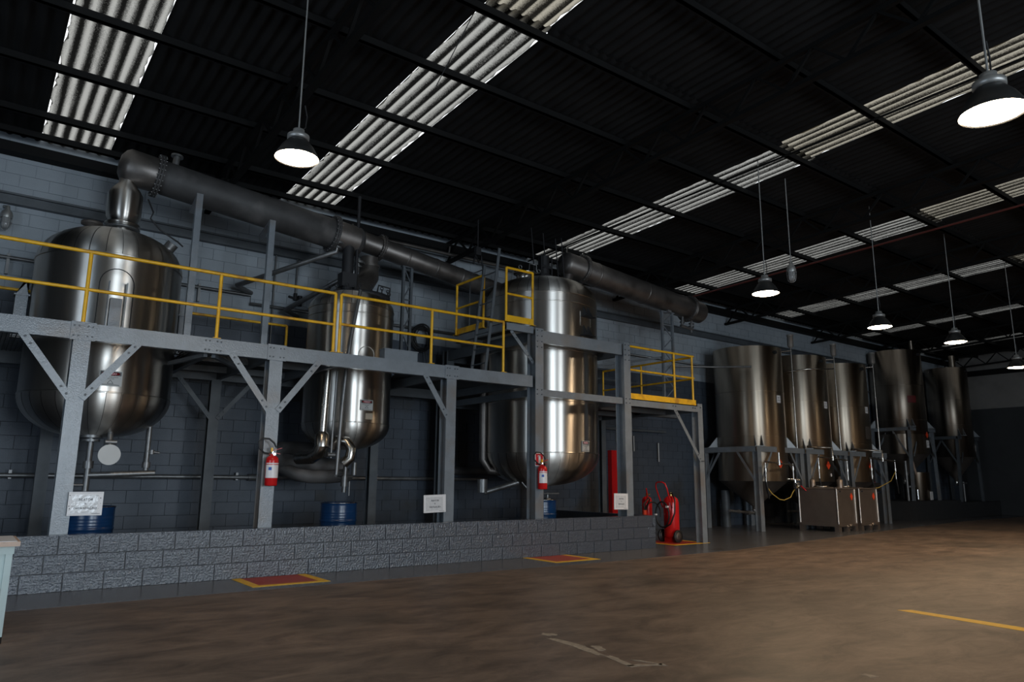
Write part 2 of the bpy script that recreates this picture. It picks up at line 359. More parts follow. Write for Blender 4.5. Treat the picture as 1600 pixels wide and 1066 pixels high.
for x in (.6, 3.9, 6.6): part(o, 'pipe_clamp', MB().box(x-.02, x+.02, WY-.12, WY, 1.2, 1.33), M['pipe'])
part(o, 'union', MB().cyl((4.1, WY-.1, 1.25), (4.25, WY-.1, 1.25), .06).cyl((5.1, WY-.1, 1.25), (5.2, WY-.1, 1.25), .06), M['pipe'])
pipe('wall_pipe', [(8.3, WY-.16, 1.42), (11.2, WY-.16, 1.42)], .09, M['ductdark'], 'thick dark pipe on the wall behind the tallest tank')
pipe('wall_pipe', [(11.4, WY-.1, 2.55), (15.2, WY-.1, 2.55)], .035, M['paintdark'], 'dark pipe on the wall behind the wheeled extinguishers')
pipe('wall_conduit', [(4.33, WY-.05, 5.42), (4.33, WY-.05, 3.1)], .016, M['pipe'], 'thin vertical conduit dropping from the wall channel to the walkway', 'conduit')
oc = pipe('wall_conduit', [(4.75, WY-.05, 5.42), (4.75, WY-.05, 4.72)], .016, M['pipe'], 'short vertical conduit ending in a small valve cluster', 'conduit')
part(oc, 'valve', MB().cyl((4.75, WY-.05, 4.74), (4.75, WY-.05, 4.6), .035).cyl((4.62, WY-.05, 4.66), (4.86, WY-.05, 4.62), .022).cyl((4.84, WY-.05, 4.7), (4.84, WY-.05, 4.5), .045), M['blackmetal'])
# ================================================================ LOW BLOCK WALL
X0, X1, LY = -1.7, 10.64, 9.55
lw = thing('low_block_wall', 'low glossy grey block wall, three courses high, in front of the tank platform', 'wall', (5, LY, 0))
part(lw, 'joint', MB().box(X0, X1-.012, LY+.0105, LY+.15, 0, .59).box(X1-.15, X1-.012, LY+.15, WY-.06, 0, .59), M['lowmortar'])
lbm = [me('block', MB().add([(.003, .012, .002), (.397, .012, .002), (.397, .012, .196), (.003, .012, .196), (.006, 0, .005), (.394, 0, .005), (.394, 0, .193), (.006, 0, .193)], [(4, 5, 6, 7), (0, 1, 5, 4), (1, 2, 6, 5), (2, 3, 7, 6), (3, 0, 4, 7)]), M['lowblock']) for _ in range(1)]
for k in range(3):
    off = (0, .2, .08)[k]
    n = 0; x = X1-off-.0
    segs = []
    if off > 0: segs.append((X1-off, off))
    while x-.4 > X0: x -= .4; segs.append((x, .4))
    for (x, wd) in segs:
        a = inst(lw, 'block', lbm[0], (x-5, random.uniform(-.003, .003), k*.198), 0, wd/.4)
cap = MB().box(X0, X1, LY-.004, LY+.152, .59, .603).box(X1-.155, X1, LY+.152, WY-.06, .59, .603)
part(lw, 'coping', cap, M['lowblock'])
for k in range(3):
    y = LY+.2
    while y+.4 < WY-.05:
        part(lw, 'block', MB().box(X1-.02, X1, y+.004, y+.396, k*.198+.003, k*.198+.196), M['lowblock']); y += .4
# floor markings
def marking(cx, y0, wd, dp, label):
    t = thing('floor_marking', label, 'floor marking', (cx, y0, .002)); b = .11; z = .0022
    part(t, 'red_field', MB().box(cx-wd/2+b, cx+wd/2-b, y0+b, y0+dp, z, z+.0015), M['tape_r'], 'worn red painted field')
    part(t, 'yellow_border', MB().box(cx-wd/2, cx-wd/2+b, y0, y0+dp, z, z+.003).box(cx+wd/2-b, cx+wd/2, y0, y0+dp, z, z+.003).box(cx-wd/2+b, cx+wd/2-b, y0, y0+b, z, z+.003), M['tape_y'], 'yellow painted border')
    return t
marking(3.33, 8.72, .95, .82, 'red and yellow floor square below the first wall extinguisher, nearer the camera')
marking(7.92, 8.72, .95, .82, 'red and yellow floor square below the pictogram sign')
t = thing('floor_marking', 'red and yellow floor square under the wheeled fire extinguisher', 'floor marking', (11.95, 10.1, .002))
part(t, 'red_field', MB().box(11.5, 12.4, 9.85, 10.75, .0022, .0037), M['tape_r']); part(t, 'yellow_border', MB().box(11.4, 12.5, 9.75, 9.85, .0022, .005).box(12.4, 12.5, 9.85, 10.8, .0022, .005).box(11.4, 11.5, 9.85, 10.8, .0022, .005), M['tape_y'])
single('floor_line', MB().poly([(7.63, 3.70, 0), (7.76, 3.62, 0), (7.52, 1.0, 0), (7.30, 1.0, 0)], (0, 0, 1), .002), M['tape_y'], 'straight yellow painted line on the open brown floor', 'floor line', (7.6, 3, 0))
sc1 = MB()
for pts in ([(3.96, 4.84), (4.02, 4.88), (4.09, 4.76), (4.0, 4.74)], [(3.92, 4.70), (3.98, 4.66), (3.98, 4.34), (3.90, 4.02), (3.86, 4.06), (3.9, 4.4)], [(4.02, 4.30), (4.08, 4.26), (4.02, 4.12), (3.97, 4.16)],
            [(3.88, 4.02), (3.93, 3.98), (3.86, 3.66), (3.80, 3.66)], [(3.80, 3.70), (3.82, 3.74), (4.05, 3.62), (4.05, 3.56)], [(3.95, 3.84), (3.99, 3.8), (4.06, 3.6), (4.03, 3.6)], [(4.92, 2.66), (4.97, 2.64), (4.97, 2.55), (4.9, 2.58)]):
    rr = random.Random(len(sc1.v)); q = []
    for i in range(len(pts)):
        a, b = Vector(pts[i]), Vector(pts[(i+1) % len(pts)])
        for j in range(5):
            p = a.lerp(b, j/5); q.append((p.x+rr.uniform(-.008, .008), p.y+rr.uniform(-.02, .02), .0005))
    sc1.poly(q, (0, 0, 1), .001)
single('floor_scrape', sc1, M['scrape'], 'pale irregular worn paint marks on the open brown floor', 'floor mark', (3.9, 4, 0), kind='stuff')
# ================================================================ STEEL STRUCTURES
def hcol(mb, x, y, z0, z1, s=.18, d=.2, t=.012):
    mb.box(x-s/2, x+s/2, y-d/2, y-d/2+t, z0, z1).box(x-s/2, x+s/2, y+d/2-t, y+d/2, z0, z1).box(x-t/2, x+t/2, y-d/2+t, y+d/2-t, z0, z1)
    return mb
def chan_x(mb, x0, x1, y, z0, z1, wd=.07, t=.012, back=1):    # channel along X, web facing the camera
    mb.box(x0, x1, y, y+t, z0, z1); mb.box(x0, x1, y+t, y+wd, z1-t, z1); mb.box(x0, x1, y+t, y+wd, z0, z0+t); return mb
def chan_y(mb, x, y0, y1, z0, z1, wd=.07, t=.012):
    mb.box(x, x+t, y0, y1, z0, z1).box(x+t, x+wd, y0, y1, z1-t, z1).box(x+t, x+wd, y0, y1, z0, z0+t); return mb
def bolts(root, pts, r=.016):
    mb = MB()
    for p in pts: mb.cyl((p[0], p[1]+.002, p[2]), (p[0], p[1]-.012, p[2]), r, n=6)
    return part(root, 'bolts', mb, M['paintdark'], kind='stuff')
def brace(root, a, b, wd=.09, y=9.74, m='paintgrey'):
    p = part(root, 'brace', MB().bar((a[0], y, a[1]), (b[0], y, b[1]), wd, .012, (0, 1, 0)) if False else MB().bar((a[0], y, a[1]), (b[0], y, b[1]), .012, wd, (1, 0, 0)), M[m])
    d = Vector((b[0]-a[0], 0, b[1]-a[1])).normalized()
    mb = MB()
    for q, s in ((a, 1), (b, -1)):
        for e in (.06, .16):
            c = Vector((q[0], y-.006, q[1]))+d*(e*s); mb.cyl(c+Vector((0, .003, 0)), c-Vector((0, .010, 0)), .015, n=6)
    part(p, 'bolts', mb, M['paintdark'], kind='stuff'); return p
TK = [(1.40, 11.5, .93), (5.14, 11.5, .73), (9.27, 11.3, 1.15)]
def grating(root, x0, x1, y0, y1, z, holes, step=.05):
    def cut(fix, lo, hi, ax):
        segs = [(lo, hi)]
        for cx, cy, r in holes:
            r += .06; d = fix-(cx if ax == 'y' else cy)
            if abs(d) >= r: continue
            h = sqrt(r*r-d*d); c = cy if ax == 'y' else cx; out = []
            for a, b in segs:
                if b <= c-h or a >= c+h: out.append((a, b)); continue
                if a < c-h: out.append((a, c-h))
                if b > c+h: out.append((c+h, b))
            segs = out
        return segs
    mb = MB(); x = x0+.02
    while x < x1:
        for a, b in cut(x, y0, y1, 'y'): mb.box(x-.003, x+.003, a, b, z-.03, z)
        x += step
    y = y0+.05
    while y < y1:
        for a, b in cut(y, x0, x1, 'x'): mb.box(a, b, y-.004, y+.004, z-.012, z-.002)
        y += .15
    return part(root, 'grating', mb, M['grate'], kind='stuff')
# --- main walkway -------------------------------------------------
cw = thing('steel_walkway', 'long grey steel walkway on posts carrying the two shorter tanks behind the low block wall', 'platform', (4, 11, 0))
FY = 9.85; BY = 12.6
cols = [.97, 3.29, 6.14]
for x in cols: part(cw, 'post', hcol(MB(), x, FY, 0, 2.84), M['paintgrey'])
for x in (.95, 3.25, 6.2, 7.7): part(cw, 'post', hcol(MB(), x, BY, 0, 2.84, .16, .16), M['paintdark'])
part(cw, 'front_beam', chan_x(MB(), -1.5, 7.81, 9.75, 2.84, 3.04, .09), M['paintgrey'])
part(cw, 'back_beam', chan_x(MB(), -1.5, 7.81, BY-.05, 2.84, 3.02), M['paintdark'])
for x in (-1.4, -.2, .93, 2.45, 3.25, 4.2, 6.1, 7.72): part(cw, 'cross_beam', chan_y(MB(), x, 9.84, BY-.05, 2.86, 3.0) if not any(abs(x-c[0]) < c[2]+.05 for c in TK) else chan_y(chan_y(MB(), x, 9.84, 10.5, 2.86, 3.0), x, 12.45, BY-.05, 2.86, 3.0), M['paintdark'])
grating(cw, -1.5, 7.8, 9.84, 12.68, 3.045, TK)
for c in cols:
    for s in (-1, 1):
        if c == 6.14 and s == 1: continue
        a = (c+s*(.60 if c < 6 else .50), 2.86); b = (c+s*.06, 2.14 if c < 6 else 2.2)
        brace(cw, a, b, .085, 9.742)
for c in (3.25,):
    for s in (-1, 1): brace(cw, (c+s*.6, 2.86), (c+s*.05, 2.2), .07, BY-.09, 'paintdark')
brace(cw, (5.0, 2.86), (6.1, 2.3), .05, BY-.09, 'paintdark')
for x in (.97, 3.29, 6.14): part(cw, 'splice_plate', MB().box(x-.13, x+.13, 9.738, 9.75, 2.83, 3.05), M['paintgrey'])
bolts(cw, [(x+i*.04, 9.738, z) for x in (.97, 3.29, 6.14, 2.45) for i in (-2.4, -1.2, 1.2, 2.4) for z in (2.88, 3.0)], .010)
for y in (10.2, 10.9, 12.0): part(cw, 'bearer', MB().box(2.5, 4.3, y-.02, y+.02, 2.9, 3.0), M['paintdark'])
part(cw, 'tie', MB().bar((2.5, 9.9, 2.83), (3.2, 11.0, 2.83), .05, .05).bar((1.9, 12.4, 2.83), (2.4, 9.9, 2.83), .05, .05), M['paintdark'])
# --- guardrails ---------------------------------------------------
def rail(label, axis, fix, a, b, posts, z0, ztop, zmid, group=None, r=.023, toe=None, gap=None):
    t = thing('guardrail', label, 'guardrail', ((a+b)/2, fix, z0) if axis == 'x' else (fix, (a+b)/2, z0), group)
    pt = (lambda u, z: (u, fix, z)) if axis == 'x' else (lambda u, z: (fix, u, z))
    part(t, 'top_rail', MB().tube([pt(a, ztop), pt(b, ztop)], r, 10), M['yellow'])
    part(t, 'mid_rail', MB().tube([pt(a, zmid), pt(b, zmid)], r*.9, 10), M['yellow'])
    for p in posts:
        q = part(t, 'post', MB().tube([pt(p, z0), pt(p, ztop)], r, 10), M['yellow'])
        c = pt(p, z0); part(q, 'foot_plate', MB().box(c[0]-.05, c[0]+.05, c[1]-.04, c[1]+.04, z0, z0+.008), M['yellow'])
    if toe:
        lo, hi = toe
        part(t, 'toe_board', MB().box(a, b, fix-.032, fix-.026, lo, hi) if axis == 'x' else MB().box(fix-.006+.03, fix+.03, a, b, lo, hi), M['yellow'])
    return t
RY = 9.80
rail('yellow walkway guardrail in front of the big tank with the round plate valve', 'x', RY, -1.5, 4.12, [-1.2, .96, 2.49, 4.12], 3.047, 3.93, 3.46)
rail('yellow walkway guardrail from the double post to the ladder', 'x', RY, 4.21, 7.20, [4.21, 5.77, 7.20], 3.047, 3.93, 3.48)
rail('yellow guardrail along the wall edge of the walkway behind the duct posts', 'x', 12.6, -1.4, 4.4, [-1.3, 1.0, 4.4], 3.047, 3.94, 3.45)
# --- tall frame round the third tank -------------------------------
f3 = thing('tank_tower', 'tall grey steel frame of four posts around the tallest clad tank', 'frame', (9, 11, 0))
for x in (7.93, 10.135): part(f3, 'post', hcol(MB(), x, FY-.02, 0, 3.90, .18, .24), M['paintgrey'])
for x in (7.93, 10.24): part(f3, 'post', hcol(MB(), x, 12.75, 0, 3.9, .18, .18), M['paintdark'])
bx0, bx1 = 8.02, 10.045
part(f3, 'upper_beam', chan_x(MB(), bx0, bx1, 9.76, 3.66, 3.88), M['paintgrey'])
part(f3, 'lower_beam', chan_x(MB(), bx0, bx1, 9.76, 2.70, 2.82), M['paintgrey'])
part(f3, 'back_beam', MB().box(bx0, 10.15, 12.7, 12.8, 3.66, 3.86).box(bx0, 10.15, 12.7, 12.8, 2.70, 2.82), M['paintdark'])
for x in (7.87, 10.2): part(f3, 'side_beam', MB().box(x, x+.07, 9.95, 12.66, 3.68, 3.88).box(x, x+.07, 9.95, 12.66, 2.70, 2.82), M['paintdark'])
bolts(f3, [(x+i, 9.708, z) for x in (7.93, 10.135) for i in (-.05, .05) for z in (3.56, 3.66, 3.76, 3.86, 2.72, 2.8)], .012)
brace(f3, (7.36, 3.80), (7.86, 3.28), .06, 9.80)
brace(f3, (8.9, 2.3), (10.1, 1.75), .07, 12.66, 'paintdark')
# --- small high platform with ladder -------------------------------
hp = thing('ladder_platform', 'small high grey platform beside the tallest tank, reached by the ladder', 'platform', (7.6, 10.6, 3.88))
part(hp, 'front_beam', chan_x(MB(), 7.24, 7.83, 9.76, 3.80, 3.92), M['paintgrey'])
part(hp, 'side_beam', chan_y(MB(), 7.24, 9.84, 11.45, 3.80, 3.92), M['paintgrey'])
part(hp, 'back_beam', MB().box(7.31, 7.86, 11.38, 11.45, 3.80, 3.92), M['paintdark'])
grating(hp, 7.25, 7.86, 9.83, 11.4, 3.945, TK)
rail('square yellow guardrail on the high ladder platform, facing the hall', 'x', 9.80, 7.25, 7.84, [7.25, 7.84], 3.945, 4.92, 4.45, toe=(3.95, 4.06))
rail('yellow guardrail on the ladder side of the high platform', 'y', 7.22, 10.45, 11.35, [10.45, 11.35], 3.93, 4.92, 4.45, toe=(3.95, 4.06))
t = thing('ladder', 'dark grey steel ladder leaning on the high platform', 'ladder', (7.0, 10.2, 3.05))
part(t, 'stringer', MB().bar((6.95, 9.98, 3.05), (7.2, 9.95, 5.30), .05, .022, (0, 1, 0)), M['paintdark'])
part(t, 'stringer', MB().bar((6.95, 10.41, 3.05), (7.2, 10.40, 5.08), .05, .022, (0, 1, 0)), M['paintdark'])
for i in range(7):
    f = (i+.6)/7.4; part(t, 'rung', MB().cyl((6.95+.25*f, 9.98, 3.05+2.05*f), (6.95+.25*f, 10.4, 3.05+2.05*f), .013, n=8), M['paintdark'])
part(t, 'handhold', MB().tube([(7.2, 10.40, 5.05), (7.35, 10.6, 5.10), (7.35, 11.1, 5.1), (7.35, 11.1, 3.95)], .014, 8), M['paintdark'])
# --- low platform on the far side ----------------------------------
rp = thing('side_platform', 'grey steel platform with yellow toe board above the wheeled fire extinguishers', 'platform', (11.3, 11, 0))
part(rp, 'post', hcol(MB(), 12.37, FY, 0, 2.86, .15, .17), M['paintgrey'])
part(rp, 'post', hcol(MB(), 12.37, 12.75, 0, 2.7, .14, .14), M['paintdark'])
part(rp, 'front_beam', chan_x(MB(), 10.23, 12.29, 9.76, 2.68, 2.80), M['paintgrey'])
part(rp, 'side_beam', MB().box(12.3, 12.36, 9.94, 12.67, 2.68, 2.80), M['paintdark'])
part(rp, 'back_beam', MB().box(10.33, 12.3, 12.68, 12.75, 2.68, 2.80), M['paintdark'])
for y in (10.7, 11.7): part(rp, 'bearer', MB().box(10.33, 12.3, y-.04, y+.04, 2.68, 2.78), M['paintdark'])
grating(rp, 10.3, 12.36, 9.82, 12.7, 2.83, TK, .045)
part(rp, 'outrigger', MB().box(12.3, 13.7, 11.42, 11.58, 2.73, 2.84), M['paintdark'])
brace(rp, (11.55, 2.70), (12.33, 1.66), .075, 9.76)
part(rp, 'brace', MB().bar((11.45, 12.66, 2.7), (10.4, 12.66, 1.6), .05, .012, (0, 1, 0)), M['paintdark'])
bolts(rp, [(11.5, 9.758, 2.76), (11.58, 9.758, 2.76), (12.2, 9.758, 2.76), (12.13, 9.758, 2.76), (12.36, 9.76, 1.66), (12.41, 9.76, 1.66), (12.38, 9.76, 2.78)], .014)
rail('yellow guardrail with broad toe board on the low platform over the wheeled extinguisher', 'x', RY, 10.25, 12.25, [11.62, 12.20], 2.83, 3.87, 3.40, toe=(2.82, 2.93))
rail('yellow guardrail along the far side of the low platform', 'y', 12.30, 9.9, 12.6, [11.35, 12.6], 2.83, 3.87, 3.40)
# --- posts carrying the ducts --------------------------------------
for (x, zt, lab) in ((2.34, 5.36, 'grey channel post on the walkway under the long duct, first from the big tank'), (3.43, 5.20, 'grey channel post on the walkway under the long duct, second from the big tank')):
    single('duct_post', MB().box(x-.045, x+.045, 10.78, 10.79, 3.047, zt).box(x-.045, x-.037, 10.79, 10.86, 3.047, zt).box(x+.037, x+.045, 10.79, 10.86, 3.047, zt).bar((x, 10.84, zt-.02), (x+.06, 11.5, zt-.06), .08, .04), M['paintgrey'], lab, 'post', (x, 10.8, 3.05), 'posts under the long duct')
def lattice(name, x0, x1, y, z0, z1, label, m, y2=None):
    t = thing(name, label, 'post', (x0, y, z0)); wv = .05; y2 = y if y2 is None else y2
    part(t, 'stringer', MB().box(x0-wv/2, x0+wv/2, y-.03, y+.03, z0, z1), M[m]); part(t, 'stringer', MB().box(x1-wv/2, x1+wv/2, y2-.03, y2+.03, z0, z1), M[m])
    n = max(3, round((z1-z0)/.32)); h = (z1-z0)/n
    for i in range(n):
        a, b = ((x0, y), (x1, y2)) if i % 2 else ((x1, y2), (x0, y))
        part(t, 'web_bar', MB().bar((a[0], a[1], z0+i*h), (b[0], b[1], z0+(i+1)*h), .02, .02), M[m])
        if i % 2: part(t, 'web_bar', MB().bar((x0, y, z0+i*h), (x1, y2, z0+i*h), .02, .025), M[m])
    part(t, 'saddle', MB().box(x0-.05, x1+.05, y-.05, y2+.05, z1, z1+.02), M[m])
    return t
lattice('lattice_post', 6.40, 6.57, 12.0, 3.047, 5.28, 'dark lattice post under the thinner duct beside the small tank', 'paintdark')
lattice('lattice_post', 13.25, 13.62, 11.5, 2.84, 5.32, 'grey lattice post carrying the end of the cylinder above the low platform', 'paintgrey')
# ================================================================ CLAD TANKS
def dome(r, z, h, s, n=14):                       # profile from edge (r,z) to axis, height h, sign s; flattened elliptical head
    return [(r*cos(pi/2*i/n)**.85 if i < n else 0.001, z+s*h*sin(pi/2*i/n)) for i in range(n+1)]
def clad_tank(cx, cy, r, zb, hb, zs, ht, label, seams, ngore=30):
    t = thing('clad_tank', label, 'tank', (cx, cy, zb))
    bot = dome(r, zb, hb, -1)[::-1]; top = dome(r, zs, ht, 1)
    part(t, 'shell', MB().lathe([(r, zb), (r, zs)], (cx, cy, 0), 72), M['steel'])
    part(t, 'bottom_head', MB().lathe([(q[0]*.995, q[1]+.004) for q in bot], (cx, cy, 0), 60), M['ductdark'])
    part(t, 'top_head', MB().lathe([(q[0]*.995, q[1]-.004) for q in top], (cx, cy, 0), 60), M['ductdark'])
    # riveted gores round both knuckles, each its own lapped sheet
    org = Vector((cx, cy, zb)); ga = 2*pi/ngore
    def gore(prof):
        mb = MB().lathe([(p[0]+.003, p[1]) for p in prof], (0, 0, 0), 4, 0, ga*.955)
        mb.lathe([(p[0]+.012, p[1]) for p in prof], (0, 0, 0), 1, ga*.88, ga*.955); return mb
    kb = dome(r, zb-.0, hb, -1)[:14]; kt = dome(r, zs, ht, 1)[:14]
    for prof in (kb, kt):
        m_ = me('cladding_sheet', gore([(p[0], p[1]-zb) for p in prof]), M['steel'])
        for i in range(ngore): inst(t, 'cladding_sheet', m_, (0, 0, 0), i*ga+.1)
    for z in [zb, zs]+seams:
        part(t, 'seam_band', MB().lathe([(r+.001, z-.012), (r+.008, z-.008), (r+.008, z+.008), (r+.001, z+.012)], (cx, cy, 0), 72), M['steel'])
    for a in (-2.25, -1.0, .4, 2.1):
        part(t, 'vertical_lap', MB().lathe([(r+.005, zb+.02), (r+.005, zs-.02)], (cx, cy, 0), 1, a, a+.015), M['steel'])
    return t
def on(t_, cx, cy, r, px, z, a=None):
    return None
def danger(root, cx, cy, r, ang, z, wd=.27, ht_=.20, words='PERIGO'):
    # plate tangent to the shell; ang measured from -Y towards +X
    n = Vector((sin(ang), -cos(ang), 0)); c = Vector((cx, cy, 0))+n*(r+.012); tx = Vector((cos(ang), sin(ang), 0))
    t = thing('warning_sign', root, 'sign', (c.x, c.y, z), rot=(0, 0, ang))
    part(t, 'plate', MB().box(-wd/2, wd/2, -.003, .012, -ht_/2, ht_/2), M['signgrey'])
    part(t, 'black_band', MB().box(-wd/2+.012, wd/2-.012, -.0045, -.003, ht_*.18, ht_*.44), M['signblack'])
    part(t, 'red_oval', MB().lathe([(.0001, .0062), (1, .0062), (1, .0045)], (0, 0, 0), 28, axis='y'), M['signred'])
    ov = t.children[-1]; ov.scale = (wd*.40, 1, ht_*.125); ov.location = (0, 0, ht_*.31)
    text(t, words, ht_*.2, (0, -.0072, ht_*.305), (pi/2, 0, 0), M['white'])
    text(t, 'PRODUTO INFLAMAVEL', ht_*.085, (0, -.0042, ht_*.08), (pi/2, 0, 0), M['ink'])
    text(t, 'NAO FUME', ht_*.085, (0, -.0042, -ht_*.03), (pi/2, 0, 0), M['ink'])
    tr = MB()
    pts = [(-.035, 0, -ht_*.34), (.035, 0, -ht_*.34), (0, 0, -ht_*.10)]
    for i in range(3): a, b = Vector(pts[i])*(ht_/.2), Vector(pts[(i+1) % 3])*(ht_/.2); tr.bar(a+Vector((0, -.0045, 0)), b+Vector((0, -.0045, 0)), .005, .002, (0, 1, 0))
    part(t, 'triangle_symbol', tr, M['ink'])
    part(t, 'print_line', MB().box(-wd*.4, wd*.4, -.0042, -.003, -ht_*.43, -ht_*.40), M['ink'])
    return t
# tank 1
c1 = TK[0]
t1 = clad_tank(c1[0], c1[1], c1[2], 2.32, .55, 4.18, .56, 'big stainless clad tank at the start of the walkway with a round plate valve below', [3.05])
def shell_curve(cx, cy, r, pts, tr_, n=6):        # tube lying on the shell; pts = (angle from -Y, z)
    return MB().tube([(cx+(r+.006)*sin(a), cy-(r+.006)*cos(a), z) for a, z in pts], tr_, n)
ac = -.03
arch = [(ac-.22, 3.06)]+[(ac-.22, 3.3+.2*i) for i in range(3)]+[(ac+.22*math.cos(pi-pi*i/12), 3.76+.21*sin(pi*i/12)) for i in range(13)]+[(ac+.22, 3.6-.2*i) for i in range(3)]+[(ac+.22, 3.06)]
part(t1, 'hatch_seam', shell_curve(*c1, arch, .006), M['blackmetal'])
x = c1[0]+c1[2]*sin(ac); 
part(t1, 'support_lug', MB().box(x-.07, x+.07, 10.47, 10.58, 3.05, 3.55).box(x-.10, x-.09, 10.49, 10.62, 3.05, 3.78).box(x+.11, x+.12, 10.49, 10.62, 3.05, 3.78), M['paintgrey'])
for s in (-1, 1):
    xx = c1[0]+s*(c1[2]+.09)
    part(t1, 'support_lug', MB().box(xx-.07, xx+.07, 11.42, 11.56, 3.05, 3.62).poly([(xx-.07, 11.45, 3.64), (xx+.07, 11.45, 3.64), (xx-s*.02, 11.45, 3.86), (xx-s*.07, 11.45, 3.86)], (0, 1, 0), .09).box(xx-.09, xx+.09, 11.40, 11.58, 3.62, 3.64), M['paintgrey'])
nk = part(t1, 'vapour_neck', MB().lathe([(.15, 4.66), (.15, 4.82), (.215, 4.83), (.215, 4.86), (.235, 4.86), (.235, 4.885), (.17, 4.89), (.225, 4.99), (.235, 5.05), (.235, 5.34), (.19, 5.42), (.11, 5.52), (.11, 5.62)], (1.47, 11.5, 0), 32), M['steel'])
part(nk, 'flange', MB().lathe([(.15, 4.80), (.24, 4.80), (.24, 4.825), (.15, 4.825)], (1.47, 11.5, 0), 28), M['pipe'])
part(nk, 'cable', MB().tube([(1.75, 11.35, 5.3), (1.83, 11.3, 5.1), (1.8, 11.3, 5.0), (1.95, 11.3, 4.85), (2.2, 11.3, 4.72), (2.28, 11.3, 4.66)], .012, 6), M['black'])
part(t1, 'manway', MB().lathe([(.08, 4.66), (.08, 4.76), (.14, 4.765), (.14, 4.80), (.001, 4.80)], (1.08, 11.4, 0), 20), M['gasket'])
part(t1, 'nozzle', MB().cyl((2.0, 11.4, 4.45), (2.14, 11.3, 4.68), .085, n=18), M['pipe'])
dp = part(t1, 'discharge_pipe', MB().cyl((1.37, 11.3, 1.80), (1.37, 11.3, 1.05), .04).cyl((1.37, 11.3, 1.80), (1.37, 11.3, 1.76), .13).cyl((1.37, 11.3, 1.74), (1.37, 11.3, 1.71), .11).cyl((1.37, 11.3, 1.45), (1.37, 11.3, 1.35), .065).cyl((1.37, 11.3, 1.26), (2.2, 11.3, 1.30), .04).cyl((1.2, 11.28, 1.13), (1.34, 11.3, 1.13), .018), M['pipe'])
part(dp, 'riser', MB().cyl((2.09, 11.35, 2.05), (2.09, 11.35, 1.28), .035).cyl((2.09, 11.35, 1.45), (2.09, 11.35, 1.37), .055).cyl((2.09, 11.33, 1.60), (2.24, 11.3, 1.58), .018).cyl((2.14, 11.32, 1.62), (2.14, 11.32, 1.56), .035), M['pipe'])
pv = part(t1, 'plate_valve', MB().cyl((1.56, 10.98, 1.53), (1.56, 10.95, 1.53), .135, n=32), M['signgrey'], 'round whitish valve plate')
part(pv, 'stem', MB().cyl((1.56, 10.99, 1.62), (1.56, 11.1, 1.92), .035).cyl((1.5, 11.0, 1.70), (1.64, 11.0, 1.70), .03), M['pipe'])
danger('red and black danger sign on the big tank with the round plate valve', *c1, .02, 2.50, .27, .20)
# tank 2
c2 = TK[1]
t2 = clad_tank(*c2, 2.14, .42, 4.10, .36, 'small stainless clad tank with a bolted black top lid, between the two bigger tanks', [3.02, 3.96], 24)
lid = part(t2, 'top_lid', MB().lathe([(.52, 4.30), (.56, 4.34), (.56, 4.40), (.30, 4.47), (.001, 4.48)], (5.25, 11.5, 0), 36), M['blackmetal'])
for i in range(16):
    a = i*pi/8; x, y = 5.25+.54*cos(a), 11.5+.54*sin(a)
    part(lid, 'clamp', MB().cyl((x, y, 4.38), (x, y, 4.47), .012, n=6).tube(arc((x, y, 4.48), .028, 0, 2*pi*.95, 8), .008, 5), M['blackmetal'])
part(lid, 'lifting_handle', MB().tube([(5.42, 11.1, 4.44), (5.44, 11.1, 4.56), (5.66, 11.1, 4.54), (5.66, 11.1, 4.40)], .014, 6), M['blackmetal'])
part(t2, 'manhole_rim', shell_curve(*c2, [(-.03+.14*cos(2*pi*i/24)/.73, 3.25+.14*sin(2*pi*i/24)) for i in range(25)], .008), M['steel'])
part(t2, 'agitator_column', MB().cyl((4.98, 11.4, 4.45), (4.98, 11.4, 5.35), .10).box(4.85, 5.1, 11.3, 11.5, 4.5, 4.75).cyl((5.12, 11.35, 4.45), (5.12, 11.35, 6.2), .03), M['blackmetal'])
st = part(t2, 'condensate_pipe', MB().cyl((4.40, 10.62, 2.95), (4.37, 10.62, 1.93), .062, n=20).lathe([(.062, 1.95), (.105, 1.90), (.105, 1.72)], (4.37, 10.62, 0), 20), M['pipeinox'])
part(st, 'elbow', MB().tube([(4.37, 10.62, 1.74), (4.35, 10.66, 1.63), (4.30, 10.8, 1.56), (4.2, 11.1, 1.55)], .10, 16), M['pipeinox'])
part(t2, 'lower_vessel_pipe', MB().tube([(5.15, 12.4, 1.72), (4.6, 12.3, 1.72), (4.3, 12.2, 1.70), (4.18, 12.1, 1.60), (4.25, 12.1, 1.52), (4.6, 12.1, 1.48), (5.4, 12.1, 1.42)], .15, 14), M['ductdark'])
part(t2, 'lower_vessel_pipe', MB().tube([(4.3, 12.1, 1.42), (4.5, 11.9, 1.30), (4.7, 11.8, 1.27), (5.0, 11.75, 1.27), (5.3, 11.6, 1.30)], .11, 12), M['ductdark'])
part(t2, 'bottom_elbow', MB().tube(arc((4.70, 10.95, 1.68), .12, radians(150), radians(-150), 12, 'yz') if False else [(4.66, 10.95, 1.72), (4.74, 10.9, 1.84), (4.86, 10.8, 1.82), (4.92, 10.75, 1.70), (4.90, 10.75, 1.56), (4.82, 10.8, 1.48)], .085, 16), M['pipeinox'])
part(t2, 'drain_pipe', MB().cyl((4.86, 10.8, 1.48), (4.85, 10.8, 1.03), .035).cyl((4.85, 10.8, 1.28), (4.85, 10.8, 1.12), .055).cyl((4.7, 10.78, 1.3), (5.15, 11.2, 1.27), .03).cyl((4.93, 10.78, 1.2), (4.93, 10.78, .98), .012).cyl((5.1, 11.0, 1.5), (5.1, 11.0, 1.3), .04), M['pipe'])
